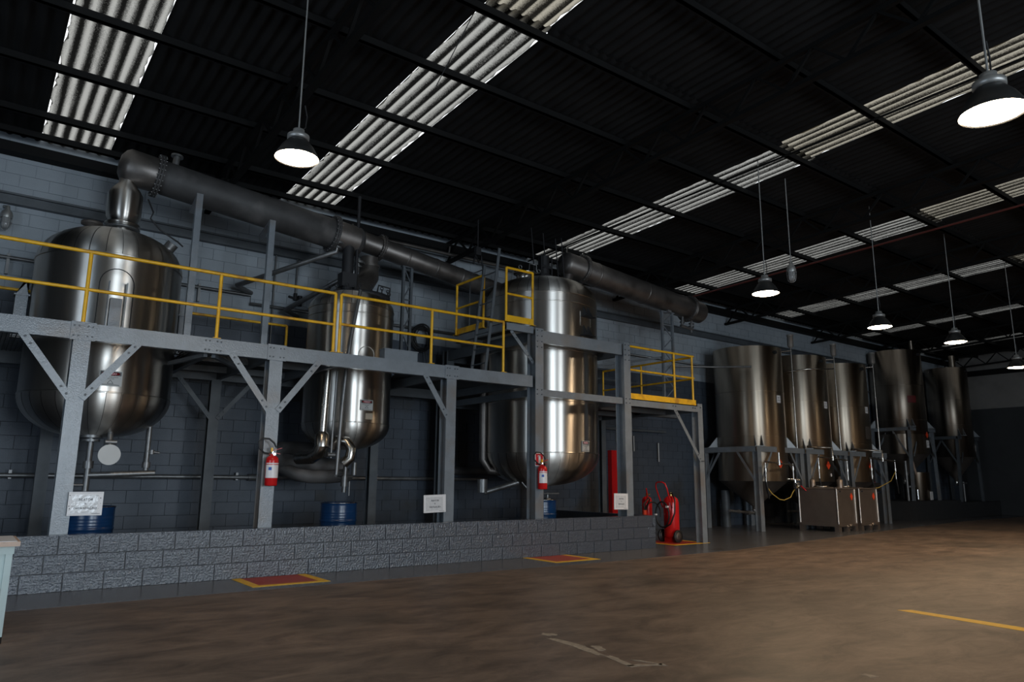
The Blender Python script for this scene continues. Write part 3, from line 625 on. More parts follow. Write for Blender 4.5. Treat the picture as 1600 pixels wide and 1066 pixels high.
part(t2, 'long_riser', MB().tube([(4.92, 10.7, 4.3), (4.72, 10.55, 3.4), (4.68, 10.55, 3.0), (4.64, 10.55, 2.4), (4.60, 10.55, 1.3)], .03, 10), M['pipe'])
part(t2, 'thin_riser', MB().tube([(4.55, 10.6, 2.9), (4.53, 10.6, 2.2), (4.52, 10.6, 1.55)], .018, 8).cyl((4.46, 10.6, 1.6), (4.58, 10.6, 1.6), .035), M['pipe'])
part(t2, 'faded_label', MB().box(5.14, 5.27, 10.757, 10.762, 2.19, 2.29), mat('faded_sticker', (.33, .27, .2), .6, 0, .15, 30))
danger('red and black danger sign on the small tank above a faded sticker', *c2, .02, 2.42, .22, .17)
dd = thing('vapour_duct', 'angular grey vapour duct bending down onto the small tank', 'duct', (5.6, 11.9, 5.0))
part(dd, 'collar', MB().cyl((5.66, 12.0, 5.32), (5.66, 12.0, 5.18), .17, n=24).cyl((5.66, 12.0, 5.17), (5.66, 12.0, 5.13), .21, n=24), M['duct'])
part(dd, 'mitred_bend', MB().tube([(5.66, 12.0, 5.14), (5.66, 11.98, 4.95), (5.5, 11.85, 4.74), (5.2, 11.6, 4.50), (4.9, 11.5, 4.3)], .19, 14), M['duct'])
for (a, b, lab) in (((4.77, 11.4, 5.12), (3.55, 12.9, 4.62), 'dark slanting drain pipe from the long duct to the wall, above the other slanting pipe'), ((5.35, 11.8, 4.98), (4.45, 12.9, 4.30), 'dark slanting drain pipe beside the angular duct')):
    t = thing('slanting_pipe', lab, 'pipe', a)
    part(t, 'run', MB().tube([(a[0], a[1], a[2]+.22), a, b, (b[0]+.35, WY-.08, b[2]-.02)], .045, 10), M['pipe'])
    part(t, 'flange', MB().cyl((a[0], a[1], a[2]+.12), (a[0], a[1], a[2]+.16), .12, n=18).cyl((a[0], a[1], a[2]+.05), (a[0], a[1], a[2]+.08), .075, n=14), M['pipe'])
# tank 3
c3 = TK[2]
t3 = clad_tank(*c3, 1.75, .62, 4.84, .52, 'tallest stainless clad tank inside the tall steel frame', [4.66, 3.70, 2.72], 34)
for z, dz in ((4.40, .22), (4.02, .22)):
    a0 = .18
    for da in (-.06, .06):
        a = a0+da; n = Vector((sin(a), -cos(a), 0)); p = Vector((c3[0], c3[1], 0))+n*c3[2]; q = p+n*.12
        part(t3, 'bracket', MB().poly([(p.x, p.y, z), (q.x, q.y, z), (p.x, p.y, z+dz)], (cos(a), sin(a), 0), .012), M['blackmetal'])
    n = Vector((sin(a0), -cos(a0), 0)); p = Vector((c3[0], c3[1], z))+n*(c3[2]+.06)
    part(t3, 'bracket_shelf', MB().bar(p-Vector((cos(a0), sin(a0), 0))*.17, p+Vector((cos(a0), sin(a0), 0))*.17, .13, .012), M['blackmetal'])
part(t3, 'bracket_patch', shell_curve(*c3, [(.04, 4.5), (.04, 4.22), (.32, 4.22), (.32, 4.5)], .005), M['steel'])
part(t3, 'outlet', MB().cyl((9.27, 11.3, 1.15), (9.27, 11.3, .98), .06).cyl((9.35, 11.2, 1.0), (9.35, 11.2, .72), .03).cyl((9.2, 11.2, .98), (9.6, 11.15, .98), .018).cyl((9.3, 11.2, .86), (9.4, 11.2, .86), .05), M['pipe'])
part(t3, 'outlet_nozzle', MB().cyl((8.7, 11.3, 1.2), (8.1, 11.6, 1.0), .05).tube(arc((8.75, 10.9, .9), .07, 0, 2*pi*.95, 12), .014, 6).cyl((8.72, 10.9, .98), (8.55, 11.0, 1.2), .015).cyl((8.05, 11.6, 1.25), (8.05, 11.6, 1.0), .1), M['pipe'])
sd = part(t3, 'side_pipe', MB().tube([(8.3, 11.9, 4.4), (8.12, 11.7, 3.6), (8.12, 11.7, 1.62), (8.22, 11.6, 1.42), (8.7, 11.4, 1.35)], .075, 14), M['duct'])
part(t3, 'manway', MB().lathe([(.17, 5.25), (.17, 5.38), (.23, 5.38), (.23, 5.42), (.001, 5.43)], (8.75, 11.2, 0), 24), M['pipeinox'])
part(t3, 'manway_clamps', MB().tube([(8.70, 11.0, 5.4), (8.72, 11.0, 5.56), (8.9, 11.0, 5.56), (8.9, 11.0, 5.42)], .012, 6).tube(arc((8.52, 11.05, 5.46), .04, 0, 6, 10), .01, 5).tube(arc((9.0, 11.05, 5.46), .04, 0, 6, 10), .01, 5), M['pipe'])
ag = part(t3, 'agitator', MB().box(9.18, 9.50, 11.2, 11.45, 5.34, 5.50).cyl((9.34, 11.3, 5.5), (9.34, 11.3, 5.9), .12).box(9.2, 9.48, 11.18, 11.42, 5.62, 5.68), M['blackmetal'])
for x in (9.2, 9.48): part(ag, 'strut', MB().cyl((x, 11.2, 5.34), (x, 11.2, 5.9), .015), M['blackmetal'])
for i, (x, z1) in enumerate(((9.0, 6.45), (9.32, 6.4), (9.66, 6.35), (9.83, 6.4))): part(ag, 'tall_rod', MB().cyl((x+.06, 11.25, 5.32), (x-.04, 11.25, z1), .012, n=6), M['blackmetal'])
danger('small danger sign low on the tallest clad tank', *c3, .13, 1.88, .20, .20)
# ================================================================ DUCTS / CONDENSERS
def duct(name, a, b, r, m, label, bands=(), flange=None, dome_end=(1, 1), n=36):
    a = Vector(a); b = Vector(b); d = b-a; L_ = d.length; q = d.to_track_quat('Z', 'Y')
    t = thing(name, label, 'duct', a, rot=q.to_euler())
    pr = []
    if dome_end[0]: pr += [(.001, -r*.45), (r*.5, -r*.40), (r*.85, -r*.22), (r, 0)]
    else: pr += [(r, 0)]
    pr += [(r, L_)]
    if dome_end[1]: pr += [(r*.85, L_+r*.22), (r*.5, L_+r*.40), (.001, L_+r*.45)]
    part(t, 'barrel', MB().lathe(pr, (0, 0, 0), n), m)
    for z in bands: part(t, 'band', MB().lathe([(r, z-.02), (r+.01, z-.012), (r+.01, z+.012), (r, z+.02)], (0, 0, 0), n), m)
    for z in (flange or ()):
        f = part(t, 'flange', MB().lathe([(r, z-.035), (r+.07, z-.035), (r+.07, z-.006), (r+.04, z-.004), (r+.04, z+.004), (r+.07, z+.006), (r+.07, z+.035), (r, z+.035)], (0, 0, 0), n), m)
        bb = MB()
        for i in range(24): u = 2*pi*i/24; bb.cyl(((r+.055)*cos(u), (r+.055)*sin(u), z-.05), ((r+.055)*cos(u), (r+.055)*sin(u), z+.05), .01, n=6)
        part(f, 'bolts', bb, M['pipe'], kind='stuff')
    return t
dA = duct('long_duct', (1.45, 11.5, 5.80), (5.18, 11.5, 5.40), .262, M['ductdark'], 'long dark condenser duct running from the big tank to above the small tank', (), (.42, 3.28))
part(dA, 'inlet_shell', MB().lathe([(.001, -.125), (.14, -.11), (.225, -.06), (.266, 0), (.266, .38)], (0, 0, 0), 36), M['duct'], 'bare metal end cap')
part(dA, 'outlet_shell', MB().lathe([(.266, 3.32), (.266, 3.72)], (0, 0, 0), 36), M['duct'])
part(dA, 'top_nozzle', MB().cyl((0, .25, .62), (0, .44, .62), .05).cyl((0, .40, .62), (0, .43, .62), .09), M['pipe'])
dB = duct('slim_duct', (5.50, 12.0, 5.62), (9.0, 12.0, 5.12), .19, M['duct'], 'thinner metal duct from above the small tank towards the ladder', (.95, 1.6, 2.2, 2.7), (.38,))
dC = duct('condenser_cylinder', (10.12, 11.5, 5.94), (14.70, 11.5, 5.50), .27, M['duct'], 'large metal cylinder leaving the top of the tallest tank over the low platform', (.9, 2.5), (.48, 4.15))
part(dC, 'inlet_neck', MB().cyl((0, -.2, .1), (.02, -.42, .06), .13, n=24).cyl((.02, -.42, .06), (.02, -.45, .06), .19, n=24).cyl((.02, -.47, .06), (.02, -.50, .06), .19, n=24), M['duct'])
for z in (.0, .48): part(dC, 'top_nozzle', MB().cyl((0, .25, z), (0, .40, z), .03).cyl((0, .37, z), (0, .39, z), .05), M['pipeinox'])
part(dC, 'drain_valve', MB().cyl((0, -.2, 3.95), (0, -.52, 3.95), .035).cyl((0, -.38, 3.95), (0, -.42, 3.95), .06).cyl((0, -.2, 4.30), (0, -.60, 4.30), .03).cyl((0, -.34, 4.30), (0, -.37, 4.30), .07).cyl((0, -.42, 4.30), (0, -.45, 4.30), .07).cyl((0, -.5, 3.9), (0, -.5, 4.35), .04), M['pipe'])
part(dC, 'support_clamp', MB().box(-.1, .1, -.30, -.22, 3.3, 3.42), M['paintgrey'])
t = single('stay_pipe', MB().cyl((11.6, 12.6, 2.83), (11.6, 12.6, 5.55), .035).bar((11.6, 12.6, 3.9), (13.3, 11.55, 4.2), .05, .05).cyl((10.2, 12.7, 3.95), (13.3, 12.7, 3.95), .025).cyl((10.2, 12.7, 3.7), (15.2, 12.7, 3.70), .025), M['paintdark'], 'dark vertical pipe with stays behind the low platform', 'pipe', (11.6, 12.6, 2.83))
single('overhead_pipe', MB().tube([(5.3, 12.95, 6.1), (8.2, 12.95, 6.1), (10.5, 12.95, 6.1)], .04, 10).cyl((5.7, 12.95, 6.1), (5.72, 12.95, 6.28), .02).cyl((8.0, 12.95, 6.1), (8.02, 12.95, 6.28), .02), M['duct'], 'rusty pipe under the eave above the thinner duct', 'pipe', (5.3, 12.95, 6.1))
t = thing('chain_hoist', 'dark chain hoist with hanging hook beside the thinner duct', 'hoist', (7.9, 11.7, 6.2))
part(t, 'hook_block', MB().tube([(7.82, 11.7, 5.55), (7.86, 11.7, 5.75), (7.95, 11.7, 5.6), (8.0, 11.7, 5.76), (8.06, 11.7, 5.5), (8.05, 11.7, 5.35)], .02, 6).box(7.86, 7.98, 11.66, 11.74, 5.75, 5.92), M['blackmetal'])
part(t, 'chain', MB().cyl((7.92, 11.7, 5.9), (7.92, 11.7, 6.52), .012).cyl((8.05, 11.7, 5.4), (8.0, 11.7, 4.45), .010), M['blackmetal'])
# ================================================================ LAMPS
def pendant(loc, label, power=62, sc_=1.0, top=None):
    x, y, z = loc
    t = thing('pendant_lamp', label, 'lamp', (x, y, z), 'industrial pendant lamps')
    r = .225*sc_
    sh = MB().lathe([(r, 0), (r*1.0, .012), (r*.92, .05), (r*.72, .13), (r*.50, .19), (r*.40, .215), (r*.38, .215), (r*.48, .182), (r*.70, .122), (r*.90, .045), (r*.98, .008), (r, 0)], (x, y, z), 36)
    part(t, 'lamp_shade', sh, M['shade'])
    part(t, 'lens', MB().lathe([(r*.965, .010), (r*.8, -.004), (r*.4, -.012), (.001, -.014)], (x, y, z), 32), M['lens'])
    b = part(t, 'ballast_housing', MB().lathe([(r*.42, .21), (r*.50, .215), (r*.50, .26), (r*.36, .27), (r*.26, .30), (r*.26, .325), (.001, .33)], (x, y, z), 24), M['alu'])
    zt = rz(y)+(.03 if y > 6.3 else .08) if top is None else top
    part(t, 'rod', MB().cyl((x, y, z+.32), (x, y, zt), .009, n=8), M['alu'])
    part(b, 'cable', MB().tube([(x+.02, y, z+.33), (x+.07, y, z+.37), (x+.08, y, z+.5), (x+.05, y, z+.62)], .007, 6), M['black'])
    l = bpy.data.lights.new('lamp_light', 'SPOT'); l.energy = power; l.color = (1, .70, .42); l.spot_size = radians(160); l.spot_blend = .6; l.shadow_soft_size = .18
    o = bpy.data.objects.new('lamp_light', l); o.location = (x, y, z-.05); C.objects.link(o)
    return t
LAMPS = [((2.42, 6.98, 4.53), 'glowing pendant lamp above the walkway, beside the first long skylight'),
         ((5.85, 1.80, 3.97), 'largest glowing pendant lamp, close below the roof in the upper corner of the picture'),
         ((10.65, 6.92, 4.41), 'glowing pendant lamp next to the caged bulkhead light'),
         ((14.3, 6.78, 4.29), 'glowing pendant lamp hanging before the steel cone tanks'),
         ((17.3, 6.58, 4.32), 'glowing pendant lamp hanging above the furthest tall tanks'),
         ((21.0, 6.63, 4.13), 'small glowing pendant lamp at the picture edge before the pale end wall')]
for i, (p, lab) in enumerate(LAMPS): pendant(p, lab, (70, 90, 260, 180, 180, 120)[i])
# lamps of the hall's second row that stand just outside the frame
for p, lab in (((11.4, 1.8, 3.97), 'pendant lamp of the row near the camera, second along the hall'), ((17.0, 1.8, 3.97), 'pendant lamp of the row near the camera, third along the hall'), ((23.0, 1.8, 3.97), 'pendant lamp of the row near the camera, last along the hall')):
    pendant(p, lab, 190)
def caged(loc, label, top):
    x, y, z = loc
    t = thing('caged_light', label, 'lamp', (x, y, z), 'caged bulkhead lights')
    part(t, 'housing', MB().lathe([(.075, .16), (.085, .20), (.07, .26), (.035, .30), (.03, .36), (.001, .37)], (x, y, z), 20), M['alu'])
    part(t, 'glass', MB().lathe([(.062, .16), (.062, .06), (.05, .015), (.02, -.005), (.001, -.008)], (x, y, z), 18), M['glassdome'])
    cg = MB()
    for i in range(6):
        a = i*pi/3; cg.tube([(x+r*cos(a), y+r*sin(a), z+h) for r, h in ((.08, .17), (.074, .06), (.06, 0), (.03, -.025), (0, -.03))], .005, 5)
    cg.tube([(x+.078*cos(i*pi/8), y+.078*sin(i*pi/8), z+.09) for i in range(16)], .005, 5, True)
    part(t, 'cage', cg, M['alu'], kind='stuff')
    if top: part(t, 'rod', MB().cyl((x, y, z+.36), (x, y, top), .01, n=6), M['alu'])
    else: part(t, 'bracket', MB().tube([(x, y, z+.34), (x-.05, y+.1, z+.38), (x-.05, WY-.005, z+.38)], .016, 6), M['alu'])
caged((11.62, 7.0, 4.83), 'unlit caged light hanging beside the glowing pendant lamp under the roof', rz(7)-.03)
caged((.10, 13.1, 4.98), 'unlit caged light on the white wall beside the big tank', None)
# conduits that feed the lamps
single('roof_conduit', MB().tube([(10.18, 12.9, 6.35), (10.18, 1.8, 6.60)], .018, 8), M['rooftruss'], 'thin conduit along the edge of the skylight over the tallest tank', 'conduit', (10.2, 7, 6.5))
single('roof_conduit', MB().tube([(15.75, 12.9, 6.30), (15.75, 1.8, 6.62)], .022, 8), mat('dull_red_pipe', (.10, .018, .014), .5, 0, .2), 'dull red pipe crossing the skylight behind the caged light', 'conduit', (15.8, 7, 6.5))
# ================================================================ FIRE EQUIPMENT
def extinguisher(x, y, z, label, column=True):
    t = thing('fire_extinguisher', label, 'extinguisher', (x, y, z), 'wall fire extinguishers'); r = .082; h = .40
    part(t, 'cylinder', MB().lathe([(.001, .012), (.06, .012), (.072, 0), (r, .012), (r, h-.07), (r*.92, h-.035), (r*.6, h-.008), (.03, h), (.02, h+.02), (.001, h+.02)], (x, y, z), 28), M['red'])
    lb = part(t, 'label', MB().lathe([(r+.0015, .105), (r+.0015, .275)], (x, y, z), 20, -2.95, -.2), M['white'], 'off-white printed label')
    part(lb, 'print_mark', MB().lathe([(r+.003, .205), (r+.003, .245)], (x, y, z), 6, -2.4, -1.9), M['blueink'])
    part(t, 'white_band', MB().lathe([(r+.0015, .285), (r+.0015, .300)], (x, y, z), 20, -2.9, -.3), M['white'])
    v = part(t, 'valve', MB().cyl((x, y, z+h), (x, y, z+h+.05), .02, n=12).cyl((x-.06, y-.01, z+h+.02), (x, y, z+h+.02), .014, n=8).cyl((x+.01, y-.03, z+h+.015), (x+.01, y-.045, z+h+.015), .020, n=14), M['chrome'])
    part(v, 'lever', MB().bar((x-.01, y, z+h+.06), (x+.12, y, z+h+.10), .02, .006).bar((x-.01, y, z+h+.04), (x+.10, y, z+h+.02), .02, .006), M['red'])
    part(v, 'seal', MB().box(x-.03, x-.005, y-.02, y+.01, z+h+.045, z+h+.10), M['yellow'])
    part(t, 'hose', MB().tube([(x-.05, y-.01, z+h+.02), (x-.12, y-.02, z+h+.03), (x-.19, y-.02, z+h+.09), (x-.20, y-.02, z+h+.17), (x-.15, y-.02, z+h+.22), (x-.07, y-.03, z+h+.215), (x-.0, y-.035, z+h+.16), (x+.03, y-.04, z+h+.10)], .012, 8), M['black'])
    part(t, 'bracket', MB().box(x-.05, x+.05, y+.07, y+.10, z+.27, z+.33).tube([(x, y, z+h+.03), (x, y+.05, z+h+.05), (x, y+.1, z+h+.05)], .008, 6), M['paintdark'])
    return t
extinguisher(3.30, 9.66, 1.14, 'red fire extinguisher on the walkway post between the two shorter tanks')
extinguisher(7.93, 9.63, 1.09, 'red fire extinguisher under the red pictogram sign')
t = thing('extinguisher_sign', 'red sign with white extinguisher pictogram on the post of the tall frame', 'sign', (7.92, 9.69, 1.6))
part(t, 'plate', MB().box(7.825, 8.005, 9.695, 9.70, 1.48, 1.70), M['white']); part(t, 'red_field', MB().box(7.835, 7.995, 9.691, 9.695, 1.492, 1.688), M['signred'])
part(t, 'pictogram', MB().box(7.895, 7.94, 9.688, 9.691, 1.51, 1.64).box(7.905, 7.93, 9.688, 9.691, 1.64, 1.665).box(7.885, 7.94, 9.688, 9.691, 1.655, 1.665).box(7.88, 7.89, 9.688, 9.691, 1.635, 1.66), M['white'])
def wheeled(x, y, label, s=1.0, ang=0, full=True):
    t = thing('wheeled_extinguisher', label, 'extinguisher', (x, y, 0), rot=(0, 0, ang)); r = .16*s; z0 = .08; h = .86*s
    part(t, 'cylinder', MB().lathe([(.001, z0), (r*.8, z0), (r, z0+.05), (r, z0+h-.14), (r*.88, z0+h-.06), (r*.5, z0+h-.01), (.04, z0+h), (.001, z0+h)], (0, 0, 0), 32), M['red'])
    part(t, 'foot', MB().box(-.1, .1, -.12, .06, 0, .1), M['red'])
    for sx in (-1, 1):
        wl_ = part(t, 'wheel', MB().lathe([(.085, -.025), (.12, -.025), (.13, -.012), (.13, .012), (.12, .025), (.085, .025)], (0, 0, 0), 26, axis='x'), M['black']); wl_.location = (sx*(r+.05), -.06, .13)
        part(wl_, 'hub', MB().lathe([(.001, -.02), (.088, -.02), (.088, .02), (.001, .02)], (0, 0, 0), 18, axis='x').cyl((-.04*sx, 0, 0), (.03*sx, 0, 0), .02, n=8), M['gasket'])
    part(t, 'axle', MB().cyl((-r-.06, -.06, .13), (r+.06, -.06, .13), .012, n=8), M['paintdark'])
    part(t, 'handle', MB().tube([(-.13, -r*.7, .70), (-.13, -r-.05, .90), (-.15, -r-.13, 1.12), (-.12, -r-.15, 1.20), (-.06, -r-.16, 1.22), (.06, -r-.16, 1.22), (.12, -r-.15, 1.19), (.14, -r-.12, 1.10), (.13, -r-.02, .85), (.13, -r*.7, .70)], .014, 8), M['red'])
    v = part(t, 'valve', MB().cyl((0, 0, z0+h), (0, 0, z0+h+.07), .03, n=12).cyl((-.06, 0, z0+h+.05), (.06, 0, z0+h+.05), .014, n=8), M['brass'])
    part(t, 'hose', MB().tube([(.0, 0, z0+h+.05), (.12, -.08, z0+h+.05), (.24, -.16, .85), (.26, -.2, .6), (.16, -.22, .38), (0, -.21, .30)]+[(-.07+.18*cos(a), -.20, .56+.26*sin(a)) for a in [-1.2-i*.35 for i in range(20)]], .017, 8), M['black'])
    part(t, 'hose_tie', MB().box(-.27, -.23, -.225, -.175, .54, .57).box(.04, .09, -.225, -.175, .70, .74), M['white'])
    return t
wheeled(11.97, 10.30, 'tall red wheeled fire extinguisher on the yellow floor square', 1.0, -1.57)
t = thing('wheeled_extinguisher', 'smaller red wheeled fire extinguisher half hidden behind the low block wall', 'extinguisher', (12.6, 11.55, 0)); x, y = 12.6, 11.55
part(t, 'cylinder', MB().lathe([(.001, .06), (.09, .06), (.115, .1), (.115, .80), (.09, .87), (.03, .9), (.001, .9)], (x, y, 0), 26), M['red'])
part(t, 'wheel', MB().cyl((x-.16, y, .1), (x-.13, y, .1), .1, n=20), M['black']); part(t, 'wheel', MB().cyl((x+.13, y, .1), (x+.16, y, .1), .1, n=20), M['black'])
part(t, 'handle', MB().tube([(x-.1, y-.1, .6), (x-.16, y-.16, .9), (x-.25, y-.22, 1.08)], .014, 6), M['red'])
part(t, 'foot', MB().box(x-.16, x+.16, y-.05, y+.05, 0.06, .1).box(x-.03, x+.03, y-.15, y, 0, .1), M['red'])
part(t, 'valve', MB().cyl((x, y, .9), (x, y, .97), .028, n=10).cyl((x, y, .94), (x+.1, y, .94), .014, n=8), M['brass'])
part(t, 'hose', MB().tube([(x-.6, y-.5, .55), (x-.65, y-.5, .75), (x-.5, y-.5, .88), (x-.35, y-.4, .84), (x-.42, y-.35, .6)], .016, 7).tube(arc((x-.15, y-.3, .52), .26, -.3, 3.4, 16), .016, 7), M['black'])
part(t, 'nozzle', MB().cyl((x-.62, y-.5, .62), (x-.62, y-.5, .5), .04, n=10), M['orange'], 'orange nozzle')
t = thing('red_cabinet', 'tall narrow red fire cabinet on the back wall behind the tall frame', 'cabinet', (13.25, WY-.1, 1))
part(t, 'body', MB().box(13.10, 13.62, WY-.14, WY-.006, .35, 2.0), M['red']); part(t, 'notice', MB().box(13.30, 13.42, WY-.146, WY-.14, 1.25, 1.5), M['white'], 'white notice')
t = thing('wall_switch', 'small pale switch box on the wall above the red cabinet', 'switch box', (13.45, WY, 2.35)); part(t, 'box', MB().box(13.38, 13.50, WY-.05, WY, 2.22, 2.42), M['alu']); part(t, 'button', MB().cyl((13.44, WY-.05, 2.35), (13.44, WY-.06, 2.35), .02), M['ink'])
for (x, z0, z1, lab) in ((14.0, 2.0, 2.4, 'short pale vertical stub on the wall beyond the side platform brace'), (14.95, 1.75, 2.25, 'short bright vertical stub on the wall close to the outer post')):
    single('wall_stub', MB().cyl((x, WY-.06, z0), (x, WY-.06, z1), .022, n=10).cyl((x, WY-.06, z0+.05), (x, WY, z0+.05), .012, n=6), M['alu'], lab, 'pipe', (x, WY-.06, z0))
# ================================================================ POST SIGNS
def paper(x0, x1, z0, z1, y, lines, label, tilt, ink=M['ink'], ys=0.0):
    cx, cz = (x0+x1)/2, (z0+z1)/2; wd, h = x1-x0, z1-z0
    t = thing('paper_sign', label, 'sign', (cx, y, cz), rot=(0, tilt, 0))
    part(t, 'backing_board', MB().box(-wd/2, wd/2, -.004, .006, -h/2, h/2), M['white'])
    part(t, 'plastic_sleeve', MB().box(-wd*.40, wd*.36, -.007, -.004, -h*.40, h*.38), M['sleeve'])
    for i, (b, s) in enumerate(lines): text(t, b, s, (0, -.0085, h*.17-i*.048), (pi/2, 0, 0), ink)
    part(t, 'border_line', MB().box(-wd*.47, wd*.47, -.0045, -.004, h*.45, h*.455).box(-wd*.47, wd*.47, -.0045, -.004, -h*.455, -h*.45).box(wd*.2, wd*.44, -.0046, -.004, -h*.43, -h*.415), ink)
    return t
s1 = paper(1.02, 1.37, .805, 1.07, 9.70, [('REATOR', .038), ('P/', .032), ('DECANTAÇÃO', .034)], 'white paper sign with smudged ink on the first walkway post', .0)
rr = random.Random(5); mb = MB()
for i in range(16):
    u, v = rr.choice((-.155, .13))+rr.uniform(-.02, .03), rr.uniform(-.09, .1); a = rr.uniform(.002, .006)
    mb.poly([(u-a, -.0045, v-a*.5), (u+a, -.0045, v-a*.9), (u+a*.8, -.0045, v+a*1.6), (u-a*.5, -.0045, v+a)], (0, -1, 0), .0006)
part(s1, 'smudges', mb, M['ink'], kind='stuff')
paper(5.67, 6.06, .745, 1.01, 9.715, [('REATOR', .036), ('P/', .030), ('DESTILAÇÃO', .034)], 'white paper sign fixed to the walkway post before the tall frame', -.03)
paper(9.70, 10.06, .72, 1.01, 9.70, [('REATOR', .030), ('P/', .024), ('DESTILAÇÃO', .026)], 'crooked white paper sign on the tall frame post above the end of the low wall', .02)
# ================================================================ DRUMS
def drum(x, y, label):
    t = thing('oil_drum', label, 'drum', (x, y, 0), 'blue steel drums'); r = .29; h = .86; pr = [(.001, .02), (r-.01, .02), (r, 0), (r, .02)]
    for k in range(1, 60):
        z = .02+(h-.04)*k/60; e = 0
        for c0 in (.29, .58): e += .012*math.exp(-((z-c0)/.012)**2)
        for c0 in (.63, .67, .71, .33, .37): e += .004*math.exp(-((z-c0)/.010)**2)
        pr.append((r-.004+e, z))
    pr += [(r, h-.015), (r+.004, h), (r-.012, h), (r-.014, h-.02), (.001, h-.02)]
    part(t, 'body', MB().lathe(pr, (x, y, 0), 40), M['blue']); part(t, 'rim', MB().lathe([(r-.006, h-.006), (r+.007, h-.006), (r+.007, h+.004), (r-.006, h+.004)], (x, y, 0), 40), M['pipeinox'])
    part(t, 'bung', MB().cyl((x+.15, y, h-.02), (x+.15, y, h-.005), .03, n=12), M['pipe'])
drum(1.42, 11.0, 'blue drum standing behind the smudged paper sign, under the big tank')
drum(4.98, 11.25, 'blue drum under the small tank behind the low wall')
drum(9.33, 11.35, 'blue drum under the outlet of the tallest clad tank')
# small boxes, coil
t = thing('control_box', 'flat grey box on the walkway in front of the small tank', 'box', (5.3, 9.95, 3.05))
part(t, 'body', MB().box(5.02, 5.60, 9.93, 10.10, 3.05, 3.22), M['paintgrey']); part(t, 'lid', MB().box(5.01, 5.61, 9.92, 10.11, 3.22, 3.235), M['paintgrey'])
t = thing('cable_coil', 'coil of black cable hanging on the white wall beside the lattice post', 'cable coil', (7.48, 13.2, 4.2)); rr = random.Random(3)
for i in range(11):
    a_, b_ = .18+rr.uniform(0, .07), .22+rr.uniform(0, .07); cx, cz = 7.48+rr.uniform(-.03, .03), 4.18+rr.uniform(-.03, .03); yy = 13.09+rr.uniform(-.04, .04)
    part(t, 'loop', MB().tube([(cx+a_*cos(j*pi/12), yy, cz+b_*sin(j*pi/12)) for j in range(24)], .011, 5, True), M['black'])
part(t, 'hook', MB().cyl((7.48, 13.1, 4.44), (7.48, WY, 4.44), .015, n=6), M['pipe']); part(t, 'tail', MB().tube([(7.55, 13.1, 3.95), (7.6, 13.1, 3.7), (7.58, 13.1, 3.45), (7.66, 13.1, 3.25)], .011, 5), M['black'])
# ================================================================ CONE TANKS ON STANDS
def zb(x0, x1, y0, y1, t, ztop, h, z0=0, m='paintgrey', mid=None):
    part(t, 'top_beam', chan_x(MB(), x0, x1, y0, ztop-h, ztop, .08), M[m]); part(t, 'top_beam', MB().box(x0, x1, y1-.07, y1, ztop-h, ztop), M[m])
    part(t, 'top_beam', MB().box(x0-.0, x0+.06, y0+.08, y1-.07, ztop-h, ztop), M[m]); part(t, 'top_beam', MB().box(x1-.06, x1, y0+.08, y1-.07, ztop-h, ztop), M[m])
def stand(label, x0, x1, y0, y1, ztop, h=.14, z0=0, ps=.16, drop=.75, m='paintgrey', splay=0):
    t = thing('tank_stand', label, 'stand', ((x0+x1)/2, (y0+y1)/2, z0)); zb(x0, x1, y0, y1, t, ztop, h, m=m)
    for px, s in ((x0+ps/2+.02, 1), (x1-ps/2-.02, -1)):
        for py, s2 in ((y0+ps/2+.01, 1), (y1-ps/2-.01, -1)):
            bx, by = px-s*splay, py-s2*splay*.0
            if splay: part(t, 'post', MB().bar((px, py, ztop-h), (bx, by, z0), ps*.6, ps*.6, (0, 1, 0)), M[m])
            else: part(t, 'post', hcol(MB(), px, py, z0, ztop-h, ps, ps), M[m])
            part(t, 'brace', MB().bar((px+s*.55, py-s2*ps*.5, ztop-h), (px+s*.04, py-s2*ps*.5, ztop-h-drop), .012, .06, (1, 0, 0)), M[m])
            part(t, 'brace', MB().bar((px-s*ps*.4, py+s2*.55, ztop-h), (px-s*ps*.4, py+s2*.04, ztop-h-drop), .06, .012, (1, 0, 0)), M[m])
    return t
